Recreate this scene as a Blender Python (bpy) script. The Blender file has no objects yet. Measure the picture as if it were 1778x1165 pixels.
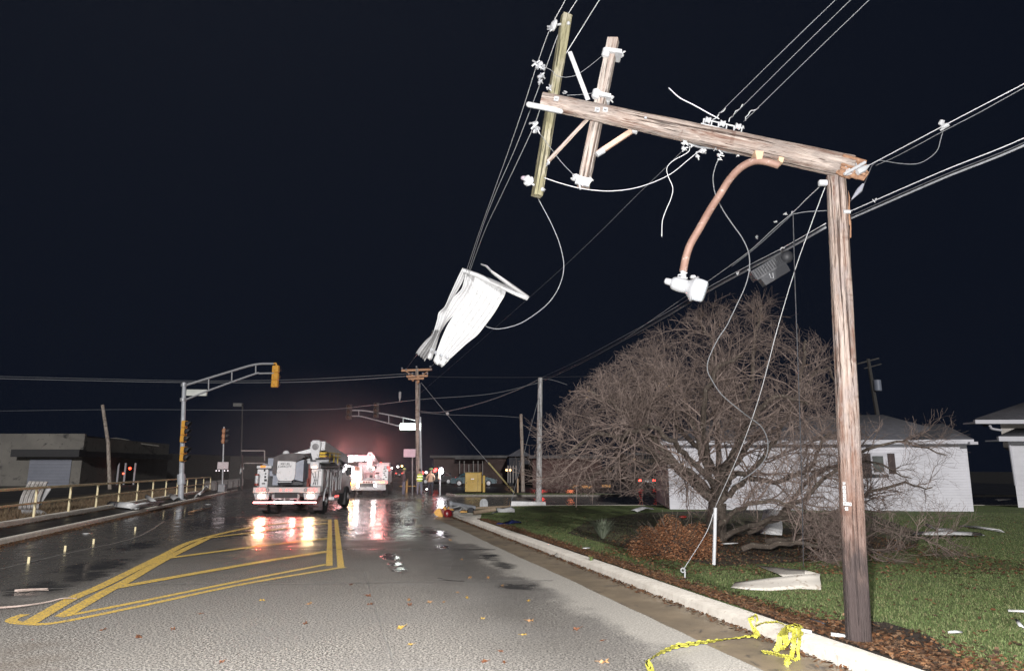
import bpy, math, random
import numpy as np
from mathutils import Vector, Matrix
R = math.radians
rnd = random.Random(7)
scene = bpy.context.scene
col = scene.collection

# ---------------------------------------------------------------- camera
F = 1185.0; CX, CY = 889.0, 582.5; HC = 1.65; PITCH = R(11.12)
cd = bpy.data.cameras.new('camera'); cd.lens = F/1778*36; cd.sensor_width = 36; cd.clip_start = .05; cd.clip_end = 2000
cam = bpy.data.objects.new('camera', cd); col.objects.link(cam)
cam.location = (0, 0, HC); cam.rotation_euler = (R(90)+PITCH, 0, 0)
scene.camera = cam

# ---------------------------------------------------------------- night sky, added far fill, camera flash, exposure
w = bpy.data.worlds.new('World'); scene.world = w; w.use_nodes = True
nt = w.node_tree; nt.nodes.clear()
out = nt.nodes.new('ShaderNodeOutputWorld')
sky = nt.nodes.new('ShaderNodeTexSky'); sky.sky_type = 'NISHITA'; sky.sun_disc = False
sky.sun_elevation = R(-6); sky.sun_rotation = R(180)
b1 = nt.nodes.new('ShaderNodeBackground'); b1.inputs[1].default_value = .05
nt.links.new(sky.outputs[0], b1.inputs[0])
b2 = nt.nodes.new('ShaderNodeBackground'); b2.inputs[0].default_value = (.0032, .0050, .0108, 1); b2.inputs[1].default_value = 1.0
ad = nt.nodes.new('ShaderNodeAddShader')
nt.links.new(b1.outputs[0], ad.inputs[0]); nt.links.new(b2.outputs[0], ad.inputs[1]); nt.links.new(ad.outputs[0], out.inputs[0])

def lamp(name, kind, loc, energy, color=(1, 1, 1), size=.05, rot=None, **k):
    l = bpy.data.lights.new(name, kind); l.energy = energy; l.color = color
    if kind in ('POINT', 'SPOT'): l.shadow_soft_size = size
    if kind == 'SUN': l.angle = size
    for a, v in k.items(): setattr(l, a, v)
    o = bpy.data.objects.new(name, l); col.objects.link(o); o.location = loc
    if rot: o.rotation_euler = rot
    return o
# added parallel fill from behind the camera, no source seen, for the far street
far_fill = lamp('far_fill', 'SUN', (0, -5, 8), 2.3, (1, .97, .95), R(1.5), rot=(R(74), 0, R(8)))
# the camera flash that lights the foreground
flash = lamp('flash', 'SPOT', (-.12, .06, 1.98), 5400, (1, .97, .94), .06, rot=(R(93), 0, R(-4)), spot_size=R(150), spot_blend=.6)
scene.view_settings.view_transform = 'Standard'; scene.view_settings.look = 'None'
scene.view_settings.exposure = 0; scene.view_settings.gamma = 1; scene.view_settings.use_curve_mapping = False
scene.cycles.use_denoising = True; scene.cycles.denoising_prefilter = 'FAST'
scene.cycles.max_bounces = 5; scene.cycles.sample_clamp_indirect = 3
scene.cycles.use_light_tree = True

# ---------------------------------------------------------------- geometry helpers
SP, CP = math.sin(PITCH), math.cos(PITCH)
def ray(px, py):
    a = (px-CX)/F; b = -(py-CY)/F
    return Vector((a, CP-b*SP, SP+b*CP))
def P(px, py, z=0.0):                    # point at height z seen at a pixel of the photograph
    d = ray(px, py); return Vector((0, 0, HC)) + d*((z-HC)/d.z)
def at(px, py, Y):                       # point at distance Y
    d = ray(px, py); return Vector((0, 0, HC)) + d*(Y/d.y)
HD = R(14.6); U = Vector((-math.sin(HD), math.cos(HD), 0)); V = Vector((math.cos(HD), math.sin(HD), 0))
def rd(s, t, z=0.0):                     # along the road, across the road, up
    return U*s + V*t + Vector((0, 0, z))
def pxl(pts, y0, y1=None):               # pixels along one straight-ish run; 1/Y goes evenly from y0 to y1
    if y1 is None: return [at(a, b, y0) for a, b in pts]
    d = [0]
    for i in range(1, len(pts)): d.append(d[-1]+math.hypot(pts[i][0]-pts[i-1][0], pts[i][1]-pts[i-1][1]))
    return [at(a, b, 1/((1/y0)*(1-k/d[-1])+(1/y1)*k/d[-1])) for (a, b), k in zip(pts, d)]
def smooth(pts, n=8):
    pts = [Vector(p) for p in pts]
    if len(pts) < 3: return pts
    q = [pts[0]*2-pts[1]]+pts+[pts[-1]*2-pts[-2]]; o = []
    for i in range(1, len(q)-2):
        p0, p1, p2, p3 = q[i-1:i+3]
        for k in range(n):
            t = k/n
            o.append(.5*((2*p1)+(p2-p0)*t+(2*p0-5*p1+4*p2-p3)*t*t+(3*p1-p0-3*p2+p3)*t**3))
    o.append(pts[-1]); return o

def wm(o):
    m = o.matrix_basis.copy()
    if o.parent: m = wm(o.parent) @ o.matrix_parent_inverse @ m
    return m

class MB:
    def __init__(s): s.v = []; s.f = []; s.m = []; s.k = 0
    def add(s, vs, fs):
        n = len(s.v); s.v += [tuple(v) for v in vs]; s.f += [tuple(i+n for i in f) for f in fs]; s.m += [s.k]*len(fs)
    def box(s, c, d, rot=None, bev=0):
        c = Vector(c); hx, hy, hz = d[0]/2, d[1]/2, d[2]/2
        if bev <= 0:
            vs = [Vector((x, y, z)) for x in (-hx, hx) for y in (-hy, hy) for z in (-hz, hz)]
            fs = [(0, 1, 3, 2), (4, 6, 7, 5), (0, 4, 5, 1), (2, 3, 7, 6), (0, 2, 6, 4), (1, 5, 7, 3)]
        else:
            b = min(bev, hx*.9, hy*.9, hz*.9); vs = []; idx = {}
            for sx in (-1, 1):
                for sy in (-1, 1):
                    for sz in (-1, 1):
                        for a in range(3):
                            q = [hx-b, hy-b, hz-b]; q[a] += b
                            idx[(sx, sy, sz, a)] = len(vs); vs.append(Vector((sx*q[0], sy*q[1], sz*q[2])))
            fs = []
            for a in range(3):
                o1, o2 = [k for k in range(3) if k != a]
                for sg in (-1, 1):
                    def I(p, q):
                        k = [0, 0, 0]; k[a] = sg; k[o1] = p; k[o2] = q; return idx[(k[0], k[1], k[2], a)]
                    f = [I(-1, -1), I(1, -1), I(1, 1), I(-1, 1)]
                    flip = (sg == -1) ^ (a == 1)
                    fs.append(tuple(f[::-1] if flip else f))
            for a in range(3):                     # edges along axis a
                o1, o2 = [k for k in range(3) if k != a]
                for p in (-1, 1):
                    for q in (-1, 1):
                        def I(sa, ax):
                            k = [0, 0, 0]; k[a] = sa; k[o1] = p; k[o2] = q; return idx[(k[0], k[1], k[2], ax)]
                        fs.append((I(-1, o1), I(1, o1), I(1, o2), I(-1, o2)))
            for sx in (-1, 1):
                for sy in (-1, 1):
                    for sz in (-1, 1): fs.append(tuple(idx[(sx, sy, sz, a)] for a in range(3)))
        if rot is not None: vs = [rot @ v for v in vs]
        s.add([v+c for v in vs], fs); return s
    def tube(s, pts, r, n=8, cap=True, flat=1.0):
        pts = [Vector(p) for p in pts]; m = len(pts)
        rr = r if isinstance(r, (list, tuple)) else [r]*m
        t0 = (pts[1]-pts[0]).normalized(); ref = Vector((0, 0, 1)) if abs(t0.z) < .9 else Vector((1, 0, 0))
        a = t0.cross(ref).normalized(); vs = []
        for i, p in enumerate(pts):
            t = (pts[min(i+1, m-1)]-pts[max(i-1, 0)])
            if t.length < 1e-9: t = t0
            t = t.normalized(); a = (a-t*a.dot(t))
            if a.length < 1e-6: a = t.orthogonal()
            a.normalize(); b = t.cross(a)
            for k in range(n):
                th = 2*math.pi*k/n; vs.append(p+(a*math.cos(th)+b*math.sin(th)*flat)*rr[i])
        fs = [(i*n+k, i*n+(k+1) % n, (i+1)*n+(k+1) % n, (i+1)*n+k) for i in range(m-1) for k in range(n)]
        if cap: fs += [tuple(range(n-1, -1, -1)), tuple(range((m-1)*n, m*n))]
        s.add(vs, fs); return s
    def bar(s, a, b, wd, h, up=(0, 0, 1)):
        a = Vector(a); b = Vector(b); t = b-a; L = t.length; t.normalize(); up = Vector(up)
        x = t.cross(up)
        if x.length < 1e-5: x = t.orthogonal()
        x.normalize(); z = x.cross(t)
        m = Matrix((x, t, z)).transposed()
        return s.box((a+b)/2, (wd, L, h), m)
    def lathe(s, prof, a, d, n=20):      # prof: (distance along d, radius)
        a = Vector(a); d = Vector(d).normalized(); u = d.orthogonal().normalized(); w_ = d.cross(u); vs = []; m = len(prof)
        for h, r in prof:
            for k in range(n):
                th = 2*math.pi*k/n; vs.append(a+d*h+(u*math.cos(th)+w_*math.sin(th))*max(r, 1e-4))
        fs = [(i*n+k, i*n+(k+1) % n, (i+1)*n+(k+1) % n, (i+1)*n+k) for i in range(m-1) for k in range(n)]
        fs += [tuple(range(n-1, -1, -1)), tuple(range((m-1)*n, m*n))]
        s.add(vs, fs); return s
    def prism(s, poly, off):             # closed polygon (3-D points) pushed along off
        poly = [Vector(p) for p in poly]; off = Vector(off); n = len(poly)
        s.add(poly+[p+off for p in poly], [tuple(range(n-1, -1, -1)), tuple(range(n, 2*n))]+[(k, (k+1) % n, n+(k+1) % n, n+k) for k in range(n)]); return s
    def strip(s, A, B, nu=1, fn=None):   # sheet between two polylines
        m = len(A); vs = []
        for i in range(m):
            for k in range(nu+1):
                p = Vector(A[i]).lerp(Vector(B[i]), k/nu)
                if fn: p = p+fn(i/(m-1), k/nu)
                vs.append(p)
        s.add(vs, [(i*(nu+1)+k, i*(nu+1)+k+1, (i+1)*(nu+1)+k+1, (i+1)*(nu+1)+k) for i in range(m-1) for k in range(nu)]); return s
    def ball(s, c, r, n=10, sc=(1, 1, 1)):
        c = Vector(c); vs = []; m = n//2+1
        for i in range(1, m):
            ph = math.pi*i/m
            for k in range(n):
                th = 2*math.pi*k/n; vs.append(c+Vector((r*sc[0]*math.sin(ph)*math.cos(th), r*sc[1]*math.sin(ph)*math.sin(th), r*sc[2]*math.cos(ph))))
        q = len(vs); vs += [c+Vector((0, 0, r*sc[2])), c-Vector((0, 0, r*sc[2]))]
        fs = [(i*n+k, (i+1)*n+k, (i+1)*n+(k+1) % n, i*n+(k+1) % n) for i in range(m-2) for k in range(n)]
        fs += [(q, k, (k+1) % n) for k in range(n)]+[(q+1, (m-2)*n+(k+1) % n, (m-2)*n+k) for k in range(n)]
        s.add(vs, fs); return s
    def build(s, name, mats, parent=None, local=False, smooth_=True, origin=None, solid=0, auto=35):
        me = bpy.data.meshes.new(name)
        if not isinstance(mats, (list, tuple)): mats = [mats]
        vs = [Vector(v) for v in s.v]
        o = bpy.data.objects.new(name, me); col.objects.link(o)
        if parent is not None:
            o.parent = parent
            if not local:
                iv = wm(parent).inverted(); vs = [iv @ v for v in vs]
        elif not local:
            if origin is None and vs:
                xs = [v.x for v in vs]; ys = [v.y for v in vs]
                origin = Vector(((min(xs)+max(xs))/2, (min(ys)+max(ys))/2, min(v.z for v in vs)))
            origin = Vector(origin or (0, 0, 0)); vs = [v-origin for v in vs]; o.location = origin
        me.from_pydata([tuple(v) for v in vs], [], s.f)
        for m in mats: me.materials.append(m)
        if len(mats) > 1: me.polygons.foreach_set('material_index', s.m)
        me.update()
        if smooth_: me.polygons.foreach_set('use_smooth', [True]*len(me.polygons)); me.set_sharp_from_angle(angle=R(auto))
        if solid:
            md = o.modifiers.new('solid', 'SOLIDIFY'); md.thickness = solid
        return o

def tag(o, label=None, cat=None, group=None, kind=None):
    if label: o['label'] = label
    if cat: o['category'] = cat
    if group: o['group'] = group
    if kind: o['kind'] = kind
    return o
def empty(name, loc, rz=0, **k):
    o = bpy.data.objects.new(name, None); col.objects.link(o); o.location = loc; o.rotation_euler = (0, 0, rz); o.empty_display_size = .2
    return tag(o, **k)
def copy_tree(o, parent=None):
    c = o.copy(); col.objects.link(c); c.parent = parent
    for ch in [x for x in bpy.data.objects if x.parent == o]: copy_tree(ch, c)
    return c
def text(s, size, mat, parent, m, name='lettering', ext=.004):
    c = bpy.data.curves.new(name, 'FONT'); c.body = s; c.size = size; c.extrude = ext; c.align_x = 'CENTER'; c.align_y = 'CENTER'
    c.materials.append(mat); f_ = bpy.data.objects.new(name, c); col.objects.link(f_)
    me = bpy.data.meshes.new_from_object(f_); bpy.data.objects.remove(f_); me.name = name
    o = bpy.data.objects.new(name, me); col.objects.link(o); o.parent = parent; o.matrix_basis = m
    return o

# ---------------------------------------------------------------- materials
def nodes(name):
    m = bpy.data.materials.new(name); m.use_nodes = True; n = m.node_tree; n.nodes.clear()
    o = n.nodes.new('ShaderNodeOutputMaterial'); b = n.nodes.new('ShaderNodeBsdfPrincipled'); n.links.new(b.outputs[0], o.inputs[0])
    return m, n, b
def nd(n, t, **k):
    x = n.nodes.new(t)
    for a, v in k.items():
        if a in x.inputs.keys() if hasattr(x.inputs, 'keys') else False: x.inputs[a].default_value = v
        else: setattr(x, a, v)
    return x
def ramp(n, src, stops):
    r = n.nodes.new('ShaderNodeValToRGB'); e = r.color_ramp.elements
    while len(e) < len(stops): e.new(.5)
    for q, (p, c) in zip(e, stops): q.position = p; q.color = (c[0], c[1], c[2], 1) if not isinstance(c, (int, float)) else (c, c, c, 1)
    n.links.new(src, r.inputs[0]); return r.outputs[0]
def mixc(n, fac, a, b, mode='MIX'):
    x = n.nodes.new('ShaderNodeMix'); x.data_type = 'RGBA'; x.blend_type = mode
    for i, v in ((0, fac), (6, a), (7, b)):
        if isinstance(v, (int, float)): x.inputs[i].default_value = v
        elif isinstance(v, tuple): x.inputs[i].default_value = (v[0], v[1], v[2], 1)
        else: n.links.new(v, x.inputs[i])
    return x.outputs[2]
def math_(n, op, a, b=None, c=None, clamp=False):
    x = n.nodes.new('ShaderNodeMath'); x.operation = op; x.use_clamp = clamp
    for i, v in enumerate((a, b, c)):
        if v is None: continue
        if isinstance(v, (int, float)): x.inputs[i].default_value = v
        else: n.links.new(v, x.inputs[i])
    return x.outputs[0]
def maprange(n, v, a, b, c=0.0, d=1.0):
    x = n.nodes.new('ShaderNodeMapRange'); x.interpolation_type = 'SMOOTHSTEP'; n.links.new(v, x.inputs[0])
    for i, q in enumerate((a, b, c, d)): x.inputs[i+1].default_value = q
    return x.outputs[0]
def coords(n, scale=(1, 1, 1), kind='Object'):
    if kind == 'World':
        t = n.nodes.new('ShaderNodeNewGeometry'); s = t.outputs['Position']
    else:
        t = n.nodes.new('ShaderNodeTexCoord'); s = t.outputs[kind]
    mp = n.nodes.new('ShaderNodeMapping'); mp.inputs['Scale'].default_value = scale; n.links.new(s, mp.inputs[0]); return mp.outputs[0]
def noise(n, vec, scale, detail=4, rough=.55, dist=0):
    x = n.nodes.new('ShaderNodeTexNoise'); n.links.new(vec, x.inputs['Vector'])
    x.inputs['Scale'].default_value = scale; x.inputs['Detail'].default_value = detail; x.inputs['Roughness'].default_value = rough; x.inputs['Distortion'].default_value = dist
    return x.outputs[0]
def bump(n, b, h, strength=.4, dist=.01):
    x = n.nodes.new('ShaderNodeBump'); x.inputs['Strength'].default_value = strength; x.inputs['Distance'].default_value = dist
    n.links.new(h, x.inputs['Height']); n.links.new(x.outputs[0], b.inputs['Normal']); return x
_mc = {}
def M(name, c1, c2=None, rough=.6, metal=0, scale=4, stretch=(1, 1, 1), bp=.25, bscale=None, bdist=.004, dirt=None, kind='Object', diffr=0):
    if name in _mc: return _mc[name]
    m, n, b = nodes(name); v = coords(n, stretch, kind)
    c2 = c2 or tuple(x*.78 for x in c1)
    f = noise(n, v, scale, 6, .6)
    c = ramp(n, f, [(.3, c2), (.7, c1)])
    if dirt:
        g = noise(n, v, scale*3.7, 5, .65, .5); c = mixc(n, maprange(n, g, .56, .68), c, dirt)
    n.links.new(c, b.inputs['Base Color'])
    r = maprange(n, f, .3, .7, min(1, rough+.1), max(.05, rough-.08)); n.links.new(r, b.inputs['Roughness'])
    b.inputs['Metallic'].default_value = metal; b.inputs['Diffuse Roughness'].default_value = diffr
    if bp: bump(n, b, noise(n, v, bscale or scale*8, 4), bp, bdist)
    _mc[name] = m; return m
def EM(name, c, s, base=None):
    m, n, b = nodes(name); b.inputs['Base Color'].default_value = (*(base or c), 1); b.inputs['Roughness'].default_value = .3
    b.inputs['Emission Color'].default_value = (*c, 1); b.inputs['Emission Strength'].default_value = s; return m
def leafmat(name, cols, rough=.7):
    m, n, b = nodes(name); g = n.nodes.new('ShaderNodeNewGeometry')
    k = len(cols); c = ramp(n, g.outputs['Random Per Island'], [(i/(k-1), cc) for i, cc in enumerate(cols)])
    n.links.new(c, b.inputs['Base Color']); b.inputs['Roughness'].default_value = rough; return m

def wood(name, light, dark, grey=None, wet_base=None):
    m, n, b = nodes(name)
    v = coords(n, (1, 1, .06)); v2 = coords(n, (1, 1, .45))
    f1 = noise(n, v, 26, 8, .7, .6); f2 = noise(n, v2, 7, 5, .6); f3 = noise(n, v, 85, 3, .6)
    c = ramp(n, f1, [(.36, dark), (.47, tuple((a+b_)/2 for a, b_ in zip(light, dark))), (.6, light)])
    if grey: c = mixc(n, maprange(n, f2, .45, .62), c, grey)
    c = mixc(n, maprange(n, f3, .6, .68), c, tuple(x*.35 for x in dark))
    fc = noise(n, coords(n, (1, 1, .025)), 34, 3, .5, .3); c = mixc(n, maprange(n, fc, .60, .63, 0, .85), c, tuple(x*.3 for x in dark))       # long drying checks
    fk = noise(n, coords(n, (.4, .4, 1.6)), 4.2, 3, .5); c = mixc(n, maprange(n, fk, .60, .67, 0, .6), c, tuple(x*.75 for x in dark))        # stained bands
    fw = noise(n, coords(n, (1, 1, .2)), 11, 5, .7, 1.0); c = mixc(n, maprange(n, fw, .58, .68, 0, .55), c, tuple(min(1, x*1.25) for x in light))
    if wet_base:
        t = n.nodes.new('ShaderNodeTexCoord'); sx = n.nodes.new('ShaderNodeSeparateXYZ'); n.links.new(t.outputs['Object'], sx.inputs[0])
        k = math_(n, 'ADD', sx.outputs[2], math_(n, 'MULTIPLY', f2, 1.6))
        c = mixc(n, maprange(n, math_(n, 'ADD', sx.outputs[2], math_(n, 'MULTIPLY', f2, 1.0)), 1.9, 2.8, .6, 0), c, (.17, .09, .065))
        c = mixc(n, maprange(n, k, 1.45, 2.1, .93, 0), c, wet_base)
    n.links.new(c, b.inputs['Base Color']); b.inputs['Roughness'].default_value = .85
    h = math_(n, 'SUBTRACT', math_(n, 'ADD', f1, math_(n, 'MULTIPLY', f3, .5)), maprange(n, fc, .58, .64, 0, .9)); bump(n, b, h, 1.0, .03)
    return m

W_OLD = wood('weathered_pole_wood', (.47, .405, .36), (.13, .062, .04), (.29, .245, .22))
W_POLE = wood('standing_pole_wood', (.45, .38, .335), (.155, .075, .05), (.31, .255, .235), wet_base=(.055, .042, .042))
W_OLIVE = wood('olive_crossarm_wood', (.30, .28, .17), (.17, .15, .085), (.38, .35, .26))
W_PALE = wood('pale_crossarm_wood', (.50, .45, .41), (.28, .19, .15))
W_FAR = wood('far_pole_wood', (.44, .38, .33), (.17, .13, .10), (.34, .3, .26))
W_GREY = wood('grey_post_wood', (.62, .62, .62), (.22, .2, .19), (.5, .5, .5))
W_RAW = M('raw_split_wood', (.33, .19, .115), (.17, .085, .05), .8, scale=30, stretch=(1, 1, .2))
W_ARM = M('orange_lit_crossarm', (.55, .34, .2), (.3, .17, .1), .8, scale=14)  # orange light on the far arms put into the wood colour
GALV = M('galvanised_steel', (.44, .45, .47), (.28, .29, .31), .45, .35, 9)
GALVW = M('bright_fitting', (.52, .53, .54), (.36, .37, .39), .4, .1, 12)
MASTG = M('mast_grey_paint', (.50, .52, .56), (.36, .38, .41), .5, .1, 5, dirt=(.25, .25, .26))
PORC = M('white_porcelain', (.55, .56, .58), (.45, .46, .48), .25, 0, 12, bp=0)
LUMW = M('white_lamp_housing', (.42, .43, .45), (.34, .35, .37), .35, 0, 9, bp=.05, dirt=(.3, .29, .28))
COPPER = M('rust_brown_pipe', (.31, .195, .155), (.19, .105, .08), .6, .1, 4, bp=0, dirt=(.42, .34, .3))
WIREL = M('aluminium_wire', (.62, .63, .65), (.5, .51, .53), .5, .1, 60, bp=0)
WIRED = M('dark_cable', (.085, .09, .10), (.05, .05, .06), .5, 0, 30, bp=0)
WIREM = M('grey_cable', (.25, .26, .28), (.16, .17, .18), .5, 0, 30, bp=0)
BLACKP = M('black_plastic', (.05, .052, .058), (.025, .026, .03), .45, 0, 10)
SHEET = M('white_steel_sheet', (.88, .89, .9), (.82, .83, .84), .45, 0, 3, bp=.05, dirt=(.62, .62, .62))
SHEETB = M('sheet_bare_side', (.5, .5, .5), (.35, .35, .36), .5, .2, 8)
SIDING = M('white_debris', (.78, .79, .80), (.62, .62, .62), .55, 0, 6, dirt=(.4, .36, .3))
CONC = M('kerb_concrete', (.52, .49, .44), (.38, .35, .31), .85, 0, 5, bscale=110, bp=.6, bdist=.006, dirt=(.33, .29, .24), kind='World', diffr=1)
CONCD = M('old_concrete', (.30, .28, .25), (.17, .16, .145), .85, 0, 3, bscale=70, bp=.5, dirt=(.1, .09, .08), kind='World')
GREYC = M('grey_concrete', (.33, .33, .33), (.2, .2, .2), .8, 0, 4, dirt=(.12, .12, .12))
RAILY = M('cream_yellow_rail', (.95, .85, .56), (.84, .72, .42), .5, 0, 7, dirt=(.5, .36, .2))
AMBER = M('amber_signal_housing', (.80, .42, .07), (.66, .33, .05), .45, 0, 6, dirt=(.45, .25, .08))
YELP = M('yellow_paint', (.62, .44, .035), (.47, .32, .02), .5, 0, 3, dirt=(.32, .2, .03))
TAPE_BLACK = (.02, .02, .02)

# ================================================================ setting: road, kerbs, lawn
def road_material():
    m, n, b = nodes('wet_asphalt')
    g = n.nodes.new('ShaderNodeNewGeometry')
    def dot(v):
        x = n.nodes.new('ShaderNodeVectorMath'); x.operation = 'DOT_PRODUCT'; n.links.new(g.outputs['Position'], x.inputs[0]); x.inputs[1].default_value = v; return x.outputs['Value']
    s = dot(tuple(U)); t = dot(tuple(V))
    pos = coords(n, (1, 1, 1), 'World')
    n1 = noise(n, pos, .55, 5, .55, .4); n2 = noise(n, pos, 2.3, 5, .6); nf = noise(n, pos, 44, 3, .9); nf2 = noise(n, pos, 120, 2, .8)
    nn = math_(n, 'SUBTRACT', n1, .5); n22 = math_(n, 'SUBTRACT', n2, .5)
    jit = math_(n, 'ADD', math_(n, 'MULTIPLY', nn, 7), math_(n, 'MULTIPLY', n22, 2.2))
    sj = math_(n, 'ADD', s, jit); tj = math_(n, 'ADD', t, math_(n, 'ADD', math_(n, 'MULTIPLY', nn, 1.6), math_(n, 'MULTIPLY', n22, .5)))
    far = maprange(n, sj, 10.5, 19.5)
    left = math_(n, 'MULTIPLY', maprange(n, tj, -2.9, -3.9), maprange(n, sj, 8.2, 11.5))
    track = math_(n, 'MULTIPLY', math_(n, 'SUBTRACT', 1, maprange(n, math_(n, 'ABSOLUTE', math_(n, 'SUBTRACT', tj, 2.35)), .0, 1.35)), maprange(n, sj, 3.0, 9.5, .45, .75))
    track2 = math_(n, 'MULTIPLY', math_(n, 'SUBTRACT', 1, maprange(n, math_(n, 'ABSOLUTE', math_(n, 'SUBTRACT', tj, -5.6)), .2, 1.2)), maprange(n, sj, 4.0, 7.5, 0, .7))
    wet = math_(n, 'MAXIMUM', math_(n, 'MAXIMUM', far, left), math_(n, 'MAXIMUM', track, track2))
    # edge strip next to the gutter stays pale
    edge = math_(n, 'MULTIPLY', maprange(n, tj, 2.75, 3.15), maprange(n, sj, 20, 27, 1, 0))
    wet = math_(n, 'MULTIPLY', wet, math_(n, 'SUBTRACT', 1, math_(n, 'MULTIPLY', edge, .8)))
    pud = None
    for (px, py, a, bb) in ((679, 967, .8, .19), (690, 984, .75, .16), (850, 966, .6, .25), (872, 981, .5, .22), (902, 1017, .38, .28), (655, 930, 1.0, .25), (240, 947, 1.0, .4), (170, 985, 1.1, .55),
                            (60, 1022, .7, .45), (150, 1000, .8, .35), (700, 905, 2.2, .5), (760, 925, 1.4, .35), (640, 900, 3.5, .8), (380, 905, 3, 1.0), (320, 890, 4, 1.4), (650, 880, 4, 1.5), (770, 950, .5, .18)):
        q = P(px, py); s0 = q.dot(U); t0 = q.dot(V)
        e = math_(n, 'ADD', math_(n, 'POWER', math_(n, 'ABSOLUTE', math_(n, 'DIVIDE', math_(n, 'SUBTRACT', s, s0), a)), 2), math_(n, 'POWER', math_(n, 'ABSOLUTE', math_(n, 'DIVIDE', math_(n, 'SUBTRACT', t, t0), bb)), 2))
        e = math_(n, 'ADD', e, math_(n, 'MULTIPLY', n22, 3.6)); k = maprange(n, e, .1, 1.7, 1, 0)
        pud = k if pud is None else math_(n, 'MAXIMUM', pud, k)
    wet = math_(n, 'MAXIMUM', wet, pud)
    dry = ramp(n, nf, [(.42, (.022, .02, .018)), (.5, (.108, .10, .091)), (.57, (.36, .34, .31))])
    dry = mixc(n, maprange(n, nf2, .55, .7), dry, (.06, .06, .06))
    dry = mixc(n, maprange(n, n1, .3, .62, .45, 0), dry, (.12, .115, .11))
    dry = mixc(n, maprange(n, sj, 7.5, 14, 0, .5), dry, (.045, .041, .037))  # darker down the road: flash falloff painted into the dry colour
    dirt = math_(n, 'MULTIPLY', maprange(n, tj, -1.6, -3.2), maprange(n, sj, 8.4, 6.2)); dry = mixc(n, math_(n, 'MULTIPLY', dirt, .75), dry, (.085, .065, .048))
    dry = mixc(n, math_(n, 'MULTIPLY', edge, .5), dry, (.30, .285, .255))
    wetc = mixc(n, math_(n, 'ADD', .5, math_(n, 'MULTIPLY', pud, .36)), dry, (.026, .025, .024))
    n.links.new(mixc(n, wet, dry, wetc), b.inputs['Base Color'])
    wr = math_(n, 'ADD', .2, math_(n, 'MULTIPLY', maprange(n, n2, .4, .65), .16))
    wr = math_(n, 'SUBTRACT', wr, math_(n, 'MULTIPLY', pud, .13))
    rr = math_(n, 'ADD', math_(n, 'MULTIPLY', .85, math_(n, 'SUBTRACT', 1, wet)), math_(n, 'MULTIPLY', wr, wet)); n.links.new(rr, b.inputs['Roughness'])
    b.inputs['Diffuse Roughness'].default_value = 1
    x = bump(n, b, math_(n, 'ADD', nf, math_(n, 'MULTIPLY', nf2, .5)), .5, .0035)
    n.links.new(math_(n, 'SUBTRACT', .75, math_(n, 'MULTIPLY', math_(n, 'MAXIMUM', math_(n, 'MULTIPLY', wet, .8), pud), .745)), x.inputs['Strength'])
    return m
ROAD = road_material()
def flat(name, pts, mat, z=None, **k):
    mb = MB(); pts = [Vector((p[0], p[1], p[2] if z is None else z)) for p in pts]; mb.add(pts, [tuple(range(len(pts)))])
    o = mb.build(name, mat, origin=(0, 0, 0), smooth_=False)
    if o.data.polygons[0].normal.z < 0: o.data.flip_normals()
    return tag(o, kind='structure', **k)
GROUND = M('dark_ground', (.045, .042, .038), (.025, .024, .022), .6, 0, .4, bscale=4, kind='World')
flat('ground', [(-400, -60, -.03), (400, -60, -.03), (400, 900, -.03), (-400, 900, -.03)], GROUND)
# road and the side street (which runs straight across the view)
ybez = []
A0, A1, A2 = rd(24.5, 4.28), Vector((-3.3, 31.4, 0)), Vector((4.0, 31.4, 0))
for i in range(13):
    q = i/12; ybez.append(A0*(1-q)**2+A1*2*q*(1-q)+A2*q*q)
kr = [rd(s, 4.28) for s in (-8, -2, 2, 5, 8, 12, 16, 20, 22.5)]+ybez+[Vector((x, 31.4, 0)) for x in (12, 30, 70)]
road_poly = [rd(-8, -7.03)]+kr+[Vector((70, 43.8, 0)), Vector((-2.6, 43.8, 0)), rd(56, 5.2), rd(160, 5.2), rd(160, -7.03)]
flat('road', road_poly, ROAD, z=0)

def profile_along(path, prof, name, mat, side, **k):      # prof: (outward offset, z) from a path walked along; side=+1 offsets to the right
    mb = MB(); rows = []
    for i, p in enumerate(path):
        t = (path[min(i+1, len(path)-1)]-path[max(i-1, 0)]).normalized(); nrm = Vector((t.y, -t.x, 0))*side
        rows.append([p+nrm*a+Vector((0, 0, z)) for a, z in prof])
    m = len(prof); vs = [v for r in rows for v in r]
    mb.add(vs, [(i*m+j, i*m+j+1, (i+1)*m+j+1, (i+1)*m+j) for i in range(len(rows)-1) for j in range(m-1)])
    mb.add(rows[0], [tuple(range(m))])
    return tag(mb.build(name, mat, origin=(0, 0, 0), auto=30), kind='structure', **k)
def dens(path, step=.25):
    o = []
    for a, b in zip(path, path[1:]):
        k = max(1, int((b-a).length/step)); o += [a.lerp(b, i/k) for i in range(k)]
    return o+[path[-1]]
KP = [(0, -.03), (0, .02), (.012, .095), (.03, .112), (.07, .118), (.26, .12), (.285, .11), (.29, 0)]
kd = dens(kr, .4)
wob = [p+Vector((rnd.uniform(-.006, .006), rnd.uniform(-.006, .006), 0)) for p in kd]
profile_along(wob, KP, 'kerb_right', CONC, 1)
GUT = M('silty_gutter', (.175, .138, .095), (.085, .07, .053), .38, 0, 1.2, bscale=60, bp=.3, dirt=(.05, .045, .04), kind='World', diffr=1)
gp = dens([rd(s, 4.28) for s in (-8, 24.5)], .4)
gm = MB(); gm.strip([p+V*(-.68+.012*math.sin(i*.31)+rnd.uniform(-.012, .012))+Vector((0, 0, .004)) for i, p in enumerate(gp)], [p+Vector((0, 0, .006)) for p in gp])
tag(gm.build('gutter', GUT, origin=(0, 0, 0)), kind='structure')
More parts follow.
